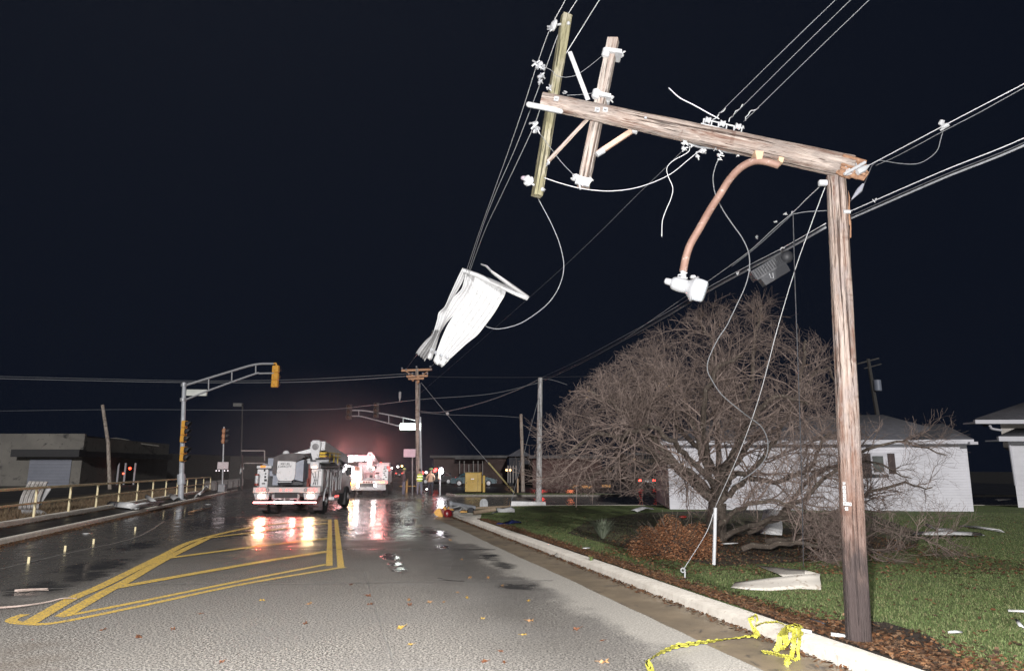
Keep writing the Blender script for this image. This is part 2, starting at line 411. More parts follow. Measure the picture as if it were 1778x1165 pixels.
# lawn
LAWN = M('lawn_soil_grass', (.085, .12, .036), (.05, .07, .022), .9, 0, 1.1, bscale=45, bp=.8, bdist=.03, dirt=(.09, .075, .035), kind='World', diffr=1)
back = [p+Vector(((kr[min(i+1, len(kr)-1)]-kr[max(i-1, 0)]).normalized().y, -(kr[min(i+1, len(kr)-1)]-kr[max(i-1, 0)]).normalized().x, 0))*.288 for i, p in enumerate(kr)]
flat('lawn', back+[Vector((70, -20, 0)), Vector((2, -20, 0))], LAWN, z=.105)
# left side
profile_along([rd(s, -7.03) for s in range(-8, 60)], [(0, -.03), (.01, .10), (.03, .125), (.14, .13), (.15, .12), (.15, 0)], 'kerb_left', CONC, -1)
WALK = M('damp_pavement', (.075, .072, .068), (.04, .039, .037), .45, 0, 1.2, bscale=50, kind='World', dirt=(.11, .075, .045))
flat('sidewalk', [rd(-8, -7.18), rd(60, -7.18), rd(60, -8.5), rd(-8, -8.5)], WALK, z=.115)
profile_along([rd(s, -8.5) for s in range(-8, 52)], [(0, .0), (.01, .22), (.03, .25), (.24, .25), (.26, .22), (.26, 0)], 'retaining_wall', CONC, -1)
BANK = M('dead_weed_bank', (.11, .08, .045), (.035, .032, .022), .9, 0, 1.6, bscale=22, bp=.9, bdist=.05, kind='World')
flat('bank', [rd(-8, -8.76), rd(60, -8.76), rd(60, -15), rd(-8, -15)], BANK, z=.1)

# painted markings
YM = (lambda: (lambda m, n, b: (n.links.new(mixc(n, maprange(n, noise(n, coords(n, (1, 1, 1), 'World'), 34, 8, .85), .44, .57), (.56, .37, .065), (.19, .155, .09)), b.inputs['Base Color']), bump(n, b, noise(n, coords(n, (1, 1, 1), 'World'), 70, 3), .6, .005), b.inputs['Roughness'].__setattr__('default_value', .55), b.inputs['Diffuse Roughness'].__setattr__('default_value', 1), m)[-1])(*nodes('worn_yellow_line')))()
SEAM = M('joint_sealer', (.52, .50, .47), (.24, .23, .22), .8, 0, 9, kind='World')
CRACK = M('dark_crack', (.03, .03, .03), (.015, .015, .015), .3, 0, 9, kind='World')
def ribbon(name, pts, wd, mat=YM, z=.004, world=False, n=6, jit=0.0):
    q = [Vector(p) if world else P(*p) for p in pts]; q = smooth(q, n) if len(q) > 2 else dens(q, .5)
    mb = MB(); A = []; B = []
    for i, p in enumerate(q):
        t = (q[min(i+1, len(q)-1)]-q[max(i-1, 0)]).normalized(); s_ = Vector((-t.y, t.x, 0))*wd/2
        j = rnd.uniform(-jit, jit); off = Vector((0, 0, z-p.z))
        A.append(p+s_*(1+j)+off); B.append(p-s_*(1-j)+off)
    mb.strip(A, B); o = mb.build(name, mat, origin=(0, 0, 0), smooth_=False)
    if o.data.polygons[0].normal.z < 0: o.data.flip_normals()
    return tag(o, kind='structure')
ribbon('lane_marking', [rd(s, .25) for s in (12.55, 16, 20, 24.6)], .115, world=True)
ribbon('lane_marking', [rd(s, .055) for s in (12.9, 16, 20, 24.6)], .115, world=True)
ribbon('lane_marking', [(598, 984.5), (430, 1013), (237, 1054), (98, 1081.5), (44, 1083), (20, 1079), (26, 1073), (44, 1067)], .115, z=.008)
ribbon('lane_marking', [(567, 980), (430, 1006.5), (237, 1046), (104, 1071.5)], .115, z=.008)
ribbon('lane_marking', [(50, 1083), (125, 1040), (183, 1015), (281, 966), (340, 938.5), (430, 917), (500, 908), (574, 903)], .17, z=.012)
ribbon('lane_marking', [(108, 1071), (189, 1025), (219, 1010), (287, 971), (361, 934.5)], .17, z=.012)
ribbon('lane_marking', [(361, 934.5), (450, 923.5), (574, 908)], .17, z=.016)
ribbon('lane_marking', [(290, 970), (450, 949), (574, 935)], .19, z=.016)
ribbon('lane_marking', [(192, 1023), (450, 977), (570, 958)], .2, z=.016)
ribbon('pavement_joint', [(-60, 1032), (130, 1020), (330, 1014), (600, 1013), (740, 1010), (870, 1008), (960, 1008)], .05, SEAM, n=14, jit=.5)
ribbon('pavement_joint', [(380, 954), (600, 953.5), (860, 954)], .10, CRACK, n=14, jit=.4)
ribbon('pavement_joint', [(760, 1003), (775, 1007), (806, 1009)], .05, CRACK, jit=.4)
ribbon('pavement_joint', [(0, 988), (110, 962), (235, 933), (285, 905)], .06, SEAM, n=10, jit=.6)
ribbon('pavement_joint', [rd(6.5, .61), rd(9, .6), rd(12, .62)], .009, SEAM, world=True, n=14, jit=.5)

# planting beds
BED = M('dark_mulch', (.062, .042, .03), (.02, .016, .013), .85, 0, 3, bscale=60, bp=1, bdist=.04, kind='World', diffr=1)
bed1 = [rd(2.0, 4.57, .112), rd(3.5, 4.57, .112), rd(8, 4.57, .112), rd(12, 4.57, .112), rd(17, 4.57, .112)]+[P(a, b, .112) for a, b in ((960, 944), (1100, 996), (1180, 1025), (1250, 1052), (1360, 1071), (1470, 1076), (1540, 1080), (1620, 1105), (1670, 1150), (1700, 1210))]
flat('planting_bed', bed1, BED)
flat('planting_bed', [P(a, b, .113) for a, b in ((985, 925), (1020, 905), (1110, 890), (1300, 885), (1520, 895), (1600, 925), (1590, 950), (1440, 972), (1250, 982), (1130, 962), (1040, 940))], BED)

# scattered stuff: grass blades, leaf litter, weeds -- one object each
def scatter(name, pts, mat, shape, seed=1, **k):
    r = np.random.default_rng(seed); n = len(pts); pts = np.asarray(pts, float)
    yaw = r.uniform(0, 2*np.pi, n)
    if shape == 'blade':
        h = r.uniform(.018, .048, n)*k.get('hs', 1); wd = r.uniform(.0014, .0036, n)*k.get('ws', 1); ln = r.uniform(.2, 1.0, n)*h
        c, s = np.cos(yaw), np.sin(yaw); lx = r.normal(size=n)*ln*.6; ly = r.normal(size=n)*ln*.6
        v = np.zeros((n, 3, 3)); v[:, 0] = pts; v[:, 1] = pts; v[:, 2] = pts
        v[:, 0, 0] -= c*wd; v[:, 0, 1] -= s*wd; v[:, 1, 0] += c*wd; v[:, 1, 1] += s*wd
        v[:, 2, 0] += lx; v[:, 2, 1] += ly; v[:, 2, 2] += h; q = 3
    else:
        a = r.uniform(.012, .034, n)*k.get('ws', 1); b = a*r.uniform(.35, .8, n)
        e1 = np.stack([np.cos(yaw), np.sin(yaw), r.uniform(-.5, .5, n)], 1); e2 = np.stack([-np.sin(yaw), np.cos(yaw), r.uniform(-.5, .5, n)], 1)
        v = np.stack([pts-e1*a[:, None], pts-e2*b[:, None], pts+e1*a[:, None], pts+e2*b[:, None]], 1)
        if shape == 'leaf': v[:, :, 2] += .012
        q = 4
    me = bpy.data.meshes.new(name); me.vertices.add(n*q); me.vertices.foreach_set('co', v.reshape(-1).astype(np.float32))
    me.loops.add(n*q); me.loops.foreach_set('vertex_index', np.arange(n*q, dtype=np.int32))
    me.polygons.add(n); me.polygons.foreach_set('loop_start', np.arange(0, n*q, q, dtype=np.int32)); me.update(calc_edges=True); me.validate()
    me.materials.append(mat); o = bpy.data.objects.new(name, me); col.objects.link(o)
    return tag(o, k.get('label'), k.get('cat'), kind=k.get('kind', 'stuff'))
GRASSM = leafmat('grass_blades', [(.08, .135, .038), (.125, .19, .055), (.17, .235, .08), (.28, .26, .13), (.095, .15, .045), (.20, .18, .09)])
LEAFM = leafmat('dead_leaves', [(.11, .05, .025), (.20, .085, .035), (.045, .03, .02), (.30, .15, .07), (.16, .10, .06), (.07, .04, .03), (.36, .22, .13)])
rn = np.random.default_rng(3)
def inbed(x, y):
    s = x*U.x+y*U.y; t = x*V.x+y*V.y
    if t < 4.6: return True
    lim = np.interp(s, [3, 4.6, 4.85, 5.6, 6.25, 6.45, 6.74, 7.4, 10, 17], [4.8, 4.92, 5.05, 5.58, 5.62, 5.35, 4.9, 4.68, 4.65, 4.6]); return t < lim+rn.normal()*.07
pts = []
for _ in range(330000):
    Y = 3.5+22*rn.random()**1.7; X = rn.uniform(-.1, 1)*(Y*.85+1)
    if inbed(X, Y): continue
    if 11.2 < Y < 19 and X > (Y-9)*.35+.2 and X < 8.5 and rn.random() < .75: continue
    pts.append((X, Y, .105))
scatter('grass', pts, GRASSM, 'blade', 5, label='short green lawn grass behind the kerb', cat='grass', hs=.78)
pts = []
for _ in range(26000):
    s = 2+20*rn.random()**1.5; t = 4.58+abs(rn.normal())*.17*(1 if s > 8 else 1+(8-s)*.55)
    if s > 15: t = 4.58+abs(rn.normal())*.15
    p = rd(s, t); pts.append((p.x, p.y, .118))
for _ in range(2600):
    s = 3+22*rn.random(); p = rd(s, 4.27-abs(rn.normal())*.07); pts.append((p.x, p.y, .012))
for _ in range(9000):
    Y = rn.uniform(10.6, 17); X = rn.uniform((Y-9)*.3+.3, 8.5)
    if X*V.x+Y*V.y > 4.62: pts.append((X, Y, .125))
for _ in range(3200):
    Y = 4+20*rn.random(); X = rn.uniform(0, 1)*(Y*.8+1)
    if not inbed(X, Y): pts.append((X, Y, .14))
for _ in range(9000):
    s = rn.uniform(9, 45); p = rd(s, -7.0+abs(rn.normal())*.17); pts.append((p.x, p.y, .012))
for _ in range(2500):
    s = rn.uniform(9, 45); p = rd(s, -8.45+abs(rn.normal())*.1); pts.append((p.x, p.y, .125))
scatter('leaf_litter', pts, LEAFM, 'leaf', 6, label='brown dead leaves and bark lying along the kerbs and in the beds', cat='leaf litter', ws=1.0)
WEEDM = leafmat('dead_weeds', [(.17, .105, .06), (.09, .06, .035), (.24, .17, .10), (.05, .05, .03)])
pts = []
for _ in range(26000):
    p = rd(rn.uniform(14, 58), -8.85-abs(rn.normal())*1.3); pts.append((p.x, p.y, .1))
scatter('weeds', pts, WEEDM, 'blade', 8, label='brown dead weeds growing behind the railing', cat='weeds', hs=6, ws=5)
pts = [(-2.2+rn.random()*3.0, 26+rn.random()*2.5, .105) for _ in range(1500)]

# ================================================================ things on the left
def S_at(px, t, z=0.0):
    k = (px-CX)/F; return (k*(t*V.y*CP+(z-HC)*SP)-t*V.x)/(U.x-k*U.y*CP)
# railing
rl = empty('railing', rd(40, -8.63, .25), label='cream yellow pipe railing with two rails on the low concrete wall', cat='railing')
ss = [18.5+2.88*i for i in range(14)]
zr = lambda s: 1.11-.0*s
for s in ss:
    MB().tube([rd(s, -8.63, .24), rd(s, -8.63, zr(s))], .036, 8).build('post', RAILY, rl)
mb = MB(); mb.tube([rd(s, -8.63, zr(s)) for s in (ss[0]-3, ss[5], ss[-1])], .042, 8); mb.build('top_rail', RAILY, rl)
mb = MB(); mb.tube([rd(s, -8.63, .66) for s in (ss[0]-3, ss[5], ss[-1])], .032, 8); mb.build('middle_rail', RAILY, rl)
# warehouse
WH = M('dim_stucco', (.15, .141, .125), (.10, .095, .087), .9, 0, .35, dirt=(.04, .04, .038), kind='World')
WHD = M('canopy_dark_metal', (.022, .022, .024), None, .6, 0, 1)
DOORB = M('pale_roller_door', (.17, .18, .215), (.13, .14, .17), .6, 0, .8, kind='World')
Yb = 72.0
wr = empty('warehouse', at(60, 842, Yb), label='long flat-roofed tan warehouse with a dark canopy behind the railing', cat='warehouse')
c0 = at(-120, 842, Yb); c1 = at(137, 842, Yb); c2 = at(288, 838, 92); H = 5.35
for q in (c0, c1, c2): q.z = 0
c3 = c2+Vector((-40, 30, 0))
m_ = MB()
def wallq(mb, a, b, z0, z1, th=.3):
    n_ = Vector((-(b-a).y, (b-a).x, 0)).normalized()*th; mb.prism([a+Vector((0, 0, z0)), b+Vector((0, 0, z0)), b+Vector((0, 0, z1)), a+Vector((0, 0, z1))], n_)
wallq(m_, c0, c1, 0, H); m_.build('wall', WH, wr)
m_ = MB(); wallq(m_, c1+Vector((.01, 0, 0)), c2, 0, H-.35); wallq(m_, c2, c3, 0, H-.5); m_.build('side_wall', WH, wr)
m_ = MB(); m_.prism([c0+Vector((0, .3, H-.3)), c1+Vector((0, .3, H-.3)), c2+Vector((-.3, 0, H-.5)), c3+Vector((0, 0, H-.5))], (0, 0, .1)); m_.build('roof', WHD, wr)
m_ = MB(); a = at(18, 790, Yb-1.2); b_ = at(137, 790, Yb-1.2); a.z = 2.95; b_.z = 2.95
m_.prism([a, b_, b_+Vector((0, 0, .75)), a+Vector((0, 0, .75))], (0, 1.19, 0)); c = c2+Vector((1, -1, 2.95)); m_.prism([b_, c, c+Vector((0, 0, .6)), b_+Vector((0, 0, .6))], (-.8, 1, 0)); m_.build('canopy', WHD, wr)
m_ = MB(); a = at(46, 842, Yb-.1); b_ = at(119, 842, Yb-.1); a.z = 0; b_.z = 0
for i in range(9): m_.prism([a+Vector((0, 0, .02+i*.31)), b_+Vector((0, 0, .02+i*.31)), b_+Vector((0, .02, .31+i*.31)), a+Vector((0, .02, .31+i*.31))], (0, .05, 0))
m_.build('roller_door', DOORB, wr)
for px_, y0 in ((215, 812), (232, 812), (203, 816)):
    q = at(px_, 840, 79); MB().box((q.x, q.y, 1.2), (.18, .12, 2.4)).build('door_frame', M('door_frame_grey', (.3, .3, .32), None, .5), wr)
tag(MB().ball(at(225.5, 813, 78), .16, 8).build('warning_light', EM('red_lamp', (1, .05, .02), 6)), 'small red light glowing by the warehouse doorway, the higher of two', 'light')
tag(MB().ball(at(214, 822, 78), .11, 8).build('warning_light', EM('red_lamp_dim', (1, .1, .05), 4)), 'small red light glowing by the warehouse doorway, the lower of two', 'light')
m_ = MB(); q0 = at(262, 800, 105); q1 = at(400, 795, 130); q0.z = q1.z = 0; wallq(m_, q0, q1, 0, 4.2); wallq(m_, q1, q1+Vector((20, 20, 0)), 0, 4.2); o = m_.build('low_building', M('very_dim_wall', (.035, .034, .033), None, .9)); tag(o, 'dark low building with a plain wall beyond the warehouse', 'building')
# torn-off roof flashing standing up on the warehouse roof
m_ = MB(); A = pxl([(182, 762), (200, 759), (222, 762), (245, 768), (275, 772)], 84); B = pxl([(184, 768), (202, 768), (224, 770), (246, 775), (276, 778)], 84.5)
m_.strip(A, B, 2, lambda a, b: Vector((0, .3*math.sin(a*9), .12*math.sin(a*23+b*3)))); tag(m_.build('torn_roof_edge', WH, solid=.04), 'bent roof flashing curled up on the warehouse roof edge', 'roof debris')

def sheet_obj(name, edgesA, edgesB, mat, label, cat, ribs=0, amp=.02, nu=12, solid=.004, group=None, nseg=5, droop=0):
    A = smooth(edgesA, nseg); B = smooth(edgesB, nseg); mb = MB()
    nr = (A[-1]-A[0]).cross(B[0]-A[0]).normalized()
    mb.strip(A, B, nu, (lambda a, b: nr*(amp*(1 if (b*ribs) % 1 < .3 else 0)+droop*math.sin(a*5+b*2))) if ribs else (lambda a, b: nr*(amp*math.sin(a*7+b*3))))
    return tag(mb.build(name, mat, solid=solid, auto=25), label, cat, group)
Yr = rd(27, -8.9).y
sheet_obj('corrugated_sheet', pxl([(31, 884), (36, 862), (50, 835)], 23.6), pxl([(68, 884), (72, 862), (84, 836)], 23.9), M('worn_corrugated', (.52, .5, .48), (.3, .28, .27), .5, .2, 6, dirt=(.2, .17, .14)), 'torn corrugated metal sheet standing behind the yellow railing', 'metal sheet', ribs=5, amp=.05, nu=20)
sheet_obj('bent_metal_strip', pxl([(38, 892), (52, 903), (70, 900), (86, 903)], 23.2), pxl([(36, 884), (60, 884), (78, 889), (92, 903)], 23.4), SHEETB, 'bent grey metal strip hanging below the corrugated sheet', 'metal strip', nu=4)
sheet_obj('bent_metal_strip', pxl([(64, 876), (78, 850), (84, 843)], 24.0), pxl([(70, 878), (84, 856), (90, 845)], 24.0), SHEETB, 'narrow grey metal strip leaning beside the corrugated sheet', 'metal strip', nu=3)
def plank(name, pts, wd, th, mat, label, cat, group=None):   # a stiff bent strip: (pixel, height) pairs on the ground
    mb = MB(); q = [P(a, b, z) for a, b, z in pts]; A = []; B = []
    for i, p in enumerate(q):
        t = (q[min(i+1, len(q)-1)]-q[max(i-1, 0)]).normalized(); s_ = Vector((-t.y, t.x, 0)).normalized()*wd/2; s_ = s_ if s_.y > 0 else -s_; A.append(p+s_*.8+Vector((0, 0, th*.9))); B.append(p-s_)
    mb.strip(A, B, 3, lambda a, b: Vector((0, 0, th*abs(math.sin(b*3.1))*.8))); return tag(mb.build(name, mat, solid=.012), label, cat, group)
plank('white_siding', [(189, 878, .16), (222, 881, .2), (246, 884, .15)], .3, .15, SHEET, 'crumpled white siding strip on the left pavement, its left end splayed', 'siding')
plank('white_siding', [(222, 884, .2), (250, 881, .22), (281, 877, .16)], .28, .15, SHEET, 'long white siding strip on the left pavement reaching towards the signal mast', 'siding')
plank('white_siding', [(254, 863, .45), (264, 870, .3), (272, 876, .2)], .16, .1, SIDING, 'short white siding strip leaning up over the siding pile', 'siding')
plank('white_siding', [(342, 866, .15), (352, 858, .35), (357, 852, .6)], .3, .2, SIDING, 'white strip leaning up just past the signal mast', 'siding')
plank('metal_scrap', [(284, 855, .1), (300, 863, .2), (308, 868, .15)], .35, .1, SHEETB, 'grey metal scrap lying at the foot of the signal mast', 'scrap')
plank('metal_scrap', [(330, 889.5, .02), (345, 885.5, .03), (366, 882, .02)], .16, .02, M('orange_lit_scrap', (.6, .38, .22), (.4, .2, .1), .4), 'thin bent scrap strip on the wet road left of the first truck', 'scrap')
for a, b, c in ((151, 925.5, 'white scrap in the left gutter between leaves'), (310, 886, 'small white scrap on the wet road below the signal mast'), (362, 875, 'pale scrap on the wet road past the signal mast')):
    plank('paper_scrap', [(a-6, b, .012), (a, b+.4, .02), (a+6, b, .014)], .12, .01, SIDING, c, 'scrap')
for i, (a, b) in enumerate(((49, 978), (112.5, 957), (162, 944.5), (234.5, 922))):
    q = P(a, b); o = MB().box((q.x, q.y, .058), (.045, .014, .116), bev=.004).build('lane_tab', RAILY)
    tag(o, ['first', 'second', 'third', 'fourth'][i]+' yellow lane tab standing on the left gutter joint, counted from the near end', 'lane tab', 'yellow tabs along the gutter joint')
# branches on the road
BARK = M('grey_brown_bark', (.22, .175, .15), (.12, .095, .08), .85, 0, 8, dirt=(.3, .27, .22))
STICK = M('pale_stick', (.62, .52, .46), (.4, .3, .26), .7, 0, 14)
def stick(pts, r, label, m=STICK):
    q = smooth([P(a, b, r+.004+h) for a, b, h in pts], 5); o = MB().tube(q, [r*(1-.6*i/len(q)) for i in range(len(q))], 6).build('stick', m); return tag(o, label, 'stick')
stick([(-30, 1056, 0), (30, 1052, .02), (80, 1045, .01), (110, 1038, .03), (133, 1038.5, 0)], .013, 'long pale twig lying on the road by the tip of the yellow hatching')
stick([(26, 1025, 0), (45, 1023, .01), (83, 1021.5, .02)], .018, 'short broken stick on the wet left lane, upper of its pair')
stick([(30, 1026.5, .02), (60, 1024, .0), (84, 1024, .02)], .011, 'short broken stick on the wet left lane, lower of its pair')

# ================================================================ signal masts
VISOR = M('visor_black', (.035, .036, .042), (.02, .021, .025), .6, 0, 5)
LENS = M('dark_lens', (.05, .03, .02), None, .2, 0, 5, bp=0)
def signal_head(parent, c, n, facing, w=.36, sec=.36, name='signal_head', case=AMBER, vis=VISOR):
    """housing of n sections, centre c, facing a horizontal unit vector"""
    f = Vector(facing).normalized(); r = Vector((f.y, -f.x, 0)); m = Matrix((r, f, Vector((0, 0, 1)))).transposed()
    mb = MB()
    for i in range(n):
        z = (i-(n-1)/2)*(sec+.012); mb.box(c+Vector((0, 0, z)), (w, .2, sec), m, .03)
        mb.ball(c+Vector((0, 0, z))-f*.09, .09, 8)
    o = mb.build(name, case, parent)
    for i in range(n):
        z = (i-(n-1)/2)*(sec+.012); q = c+Vector((0, 0, z))+f*.1; rr = w*.44; vs = []; fs = []
        k = 12
        for j in range(k+1):
            th = R(-40)+j*R(260)/k; d = r*math.cos(th)*rr+Vector((0, 0, 1))*math.sin(th)*rr
            vs += [q+d, q+d*.96+f*(.30-.1*(1-math.sin(th)))+Vector((0, 0, -.03))]
        fs = [(2*j, 2*j+1, 2*j+3, 2*j+2) for j in range(k)]
        mb = MB(); mb.add(vs, fs); mb.build('visor', vis, o, solid=.008)
        MB().lathe([(0, rr*.95), (.015, rr*.9), (.03, rr*.4)], q, f, 12).build('lens', LENS, o)
    return o
Yp = P(314, 868, .1).y
b = at(314, 868, Yp); b.z = .1
sm = empty('signal_mast', b, label='tall grey signal mast with a trussed arm on the left corner', cat='signal mast')
top = at(320, 664, Yp)
MB().tube([b, b+(top-b)*.5, top], [.14, .12, .105], 14).tube([b-Vector((0, 0, .02)), b+Vector((0, 0, .06))], .24, 12).tube([at(315, 841, Yp), at(314.6, 823, Yp)], .2, 10).build('pole', MASTG, sm)
def apx(a, c): return at(a, c, Yp+(a-320)*.008)
for n_, pts, r in (('arm', [(322, 669), (400, 645), (443, 633), (475, 631.5)], .062), ('arm', [(322, 694), (365, 677), (440, 650), (452, 648.5), (476, 648)], .05)):
    MB().tube(smooth([apx(*q) for q in pts], 5), r, 8).build(n_, GALV, sm)
mb = MB()
for a, c, d, e in ((362.3, 656, 362, 678), (402.6, 645, 402.3, 661), (444, 633, 444, 649)): MB().tube([apx(a, c), apx(d, e)], .035, 6).build('strut', GALV, sm)
mb = MB(); mb.tube([at(319.5, 666, Yp), at(319.4, 671, Yp)], .16, 12); mb.tube([at(318.4, 691, Yp), at(318.2, 697, Yp)], .17, 12); mb.build('clamp', GALV, sm)
q0 = apx(324, 676); q1 = apx(359, 676.5)
MB().prism([q0, q1, q1-Vector((0, 0, .33)), q0-Vector((0, 0, .33))], (0, .12, 0)).build('sign_box', M('unlit_sign_box', (.52, .54, .50), (.42, .44, .41), .5, 0, 2), sm)
hh = signal_head(sm, apx(478, 653.5), 3, (.25, 1, 0), .38, .40)
hh['label'] = 'amber signal head at the arm tip seen from behind'
MB().tube(smooth([apx(474, 631.5), apx(479, 631), apx(480, 636)], 4), .045, 8).build('hanger', AMBER, sm)
signal_head(sm, at(319.5, 749, Yp-.15), 3, (1, -.12, 0), .36, .37)
signal_head(sm, at(318.5, 788, Yp-.15), 2, (1, -.12, 0), .40, .38)
# second, thinner post
Y2 = 50.0
b = at(386, 853, Y2); b.z = 0
sp = empty('signal_post', b, label='slim grey post with a rusty signal head and a pale sign, past the railing end', cat='signal post')
MB().tube([b, at(389, 741, Y2)], [.07, .055], 8).box(b+Vector((0, 0, .3)), (.5, .5, .7), bev=.04).build('post', GALV, sp)
signal_head(sp, at(388.5, 757, Y2), 3, (1, .2, 0), .34, .36, case=M('rusty_signal_housing', (.45, .2, .09), (.3, .13, .06), .6))
q0 = at(378, 802, Y2-.2); q1 = at(397, 802, Y2-.2); h_ = Vector((0, 0, -.5))
MB().prism([q0, q1, q1+h_, q0+h_], (0, .04, 0)).build('sign_panel', M('pale_pink_sign', (.7, .62, .64), (.6, .52, .54), .5), sp)
mb = MB()
for a in (375.5, 380.5, 390, 395.5): mb.ball(at(a, 817, Y2-.2), .05, 6)
mb.build('reflector', EM('reflector_glow', (1, .9, .95), 1.5), sp)  # emission stands in for light thrown back by the reflectors
# empty billboard frame and unlit lot lamp
bf = empty('billboard_frame', at(440, 845, 56), label='thin empty steel frame of a blown-out billboard behind the first truck', cat='billboard frame')
mb = MB(); FR = M('frame_pale', (.42, .36, .35), None, .5)
for A, B in (((419, 782.5), (460, 782.5)), ((459.5, 782), (459.5, 800)), ((419, 804), (460, 804)), ((421, 790), (421, 850))): mb.tube([at(*A, 56), at(*B, 56)], .05, 6)
mb.build('frame', FR, bf); MB().strip([at(419, 804, 56), at(417, 815, 56), at(416, 822, 56)], [at(423, 804, 56), at(424, 813, 56), at(417, 823, 56)]).build('torn_panel', SIDING, bf, solid=.02)
ll = empty('lot_lamp', at(418, 850, 62), label='unlit parking lot lamp on a thin dark pole left of the first truck', cat='lamp')
MB().tube([at(418, 850, 62), at(421, 706, 62)], .07, 6).build('pole', WHD, ll)
MB().bar(at(406, 703, 62), at(421, 703, 62), .35, .3).build('lamp_head', M('dim_lamp_head', (.1, .1, .1), None, .5), ll)
b = at(192, 838, 60); b.z = 0
lp = tag(MB().tube([b, at(188, 770, 60), at(178, 703, 60)], [.16, .15, .13], 10).build('leaning_pole', W_FAR), 'bare wooden pole leaning to the left in front of the warehouse', 'utility pole')
# concrete blocks past the railing
BLK = M('rough_concrete_block', (.20, .185, .18), (.11, .10, .10), .85, 0, 2, bscale=18, bp=.8)
blocks = None
for i in range(6):
    q = P(366+i*9.5, 853-i*1.7, 0); o = MB().box((q.x, q.y, .38), (.95, .7, .8), Matrix.Rotation(.25+i*.1, 3, 'Z'), .12).build('concrete_block', BLK)
    tag(o, ['first', 'second', 'third', 'fourth', 'fifth', 'sixth'][i]+' rounded concrete block in the row beyond the railing end, counted from the railing', 'concrete block', 'concrete blocks past the railing')

# ================================================================ bucket trucks
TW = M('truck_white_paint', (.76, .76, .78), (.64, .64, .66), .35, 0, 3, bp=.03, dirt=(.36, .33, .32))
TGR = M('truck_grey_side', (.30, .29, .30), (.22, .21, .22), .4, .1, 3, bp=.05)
TDK = M('truck_dark', (.04, .038, .04), (.02, .02, .022), .6, 0, 5)
TYRE = M('tyre_rubber', (.03, .03, .032), (.018, .018, .02), .85, 0, 20)
RIM = M('wheel_rim', (.45, .44, .45), (.3, .3, .3), .35, .6, 10)
COVER = M('bucket_cover', (.13, .115, .118), (.08, .072, .075), .7, 0, 4, bp=.5, bscale=9, bdist=.03)
FIBRE = M('fibreglass_bucket', (.80, .79, .80), (.70, .69, .71), .45, 0, 3, dirt=(.42, .4, .4))
PANB = M('blue_grey_panel', (.34, .36, .42), (.28, .3, .36), .5, 0, 2)
REDM = M('red_bracket', (.28, .05, .035), (.16, .03, .02), .5, 0, 5)
YCH = M('yellow_chock', (.75, .5, .03), (.6, .4, .02), .5, 0, 5)
INK = M('black_ink', (.03, .03, .035), None, .6, bp=0)
GLASSD = M('dark_glass', (.02, .022, .026), None, .08, 0, 3, bp=0)
E_RED = EM('tail_red', (1, .07, .06), 6, (.5, .02, .02)); E_LED = EM('led_red_white', (1, .30, .28), 18); E_LEDC = EM('led_hot', (1, .72, .68), 20)
E_WARM = EM('work_lamp_warm', (1, .86, .62), 22); E_WHITE = EM('strobe_white', (1, .90, .92), 18); E_AMB = EM('amber_glow', (1, .42, .06), 9); E_AMB2 = EM('amber_marker', (.95, .3, .05), 1.2, (.5, .2, .05))
RING = M('lamp_ring', (.2, .19, .2), None, .5)
CHEV = M('bumper_pink_white', (.66, .60, .58), (.58, .5, .48), .4, 0, 4)
def L(x, y, z): return Vector((x, y, z))
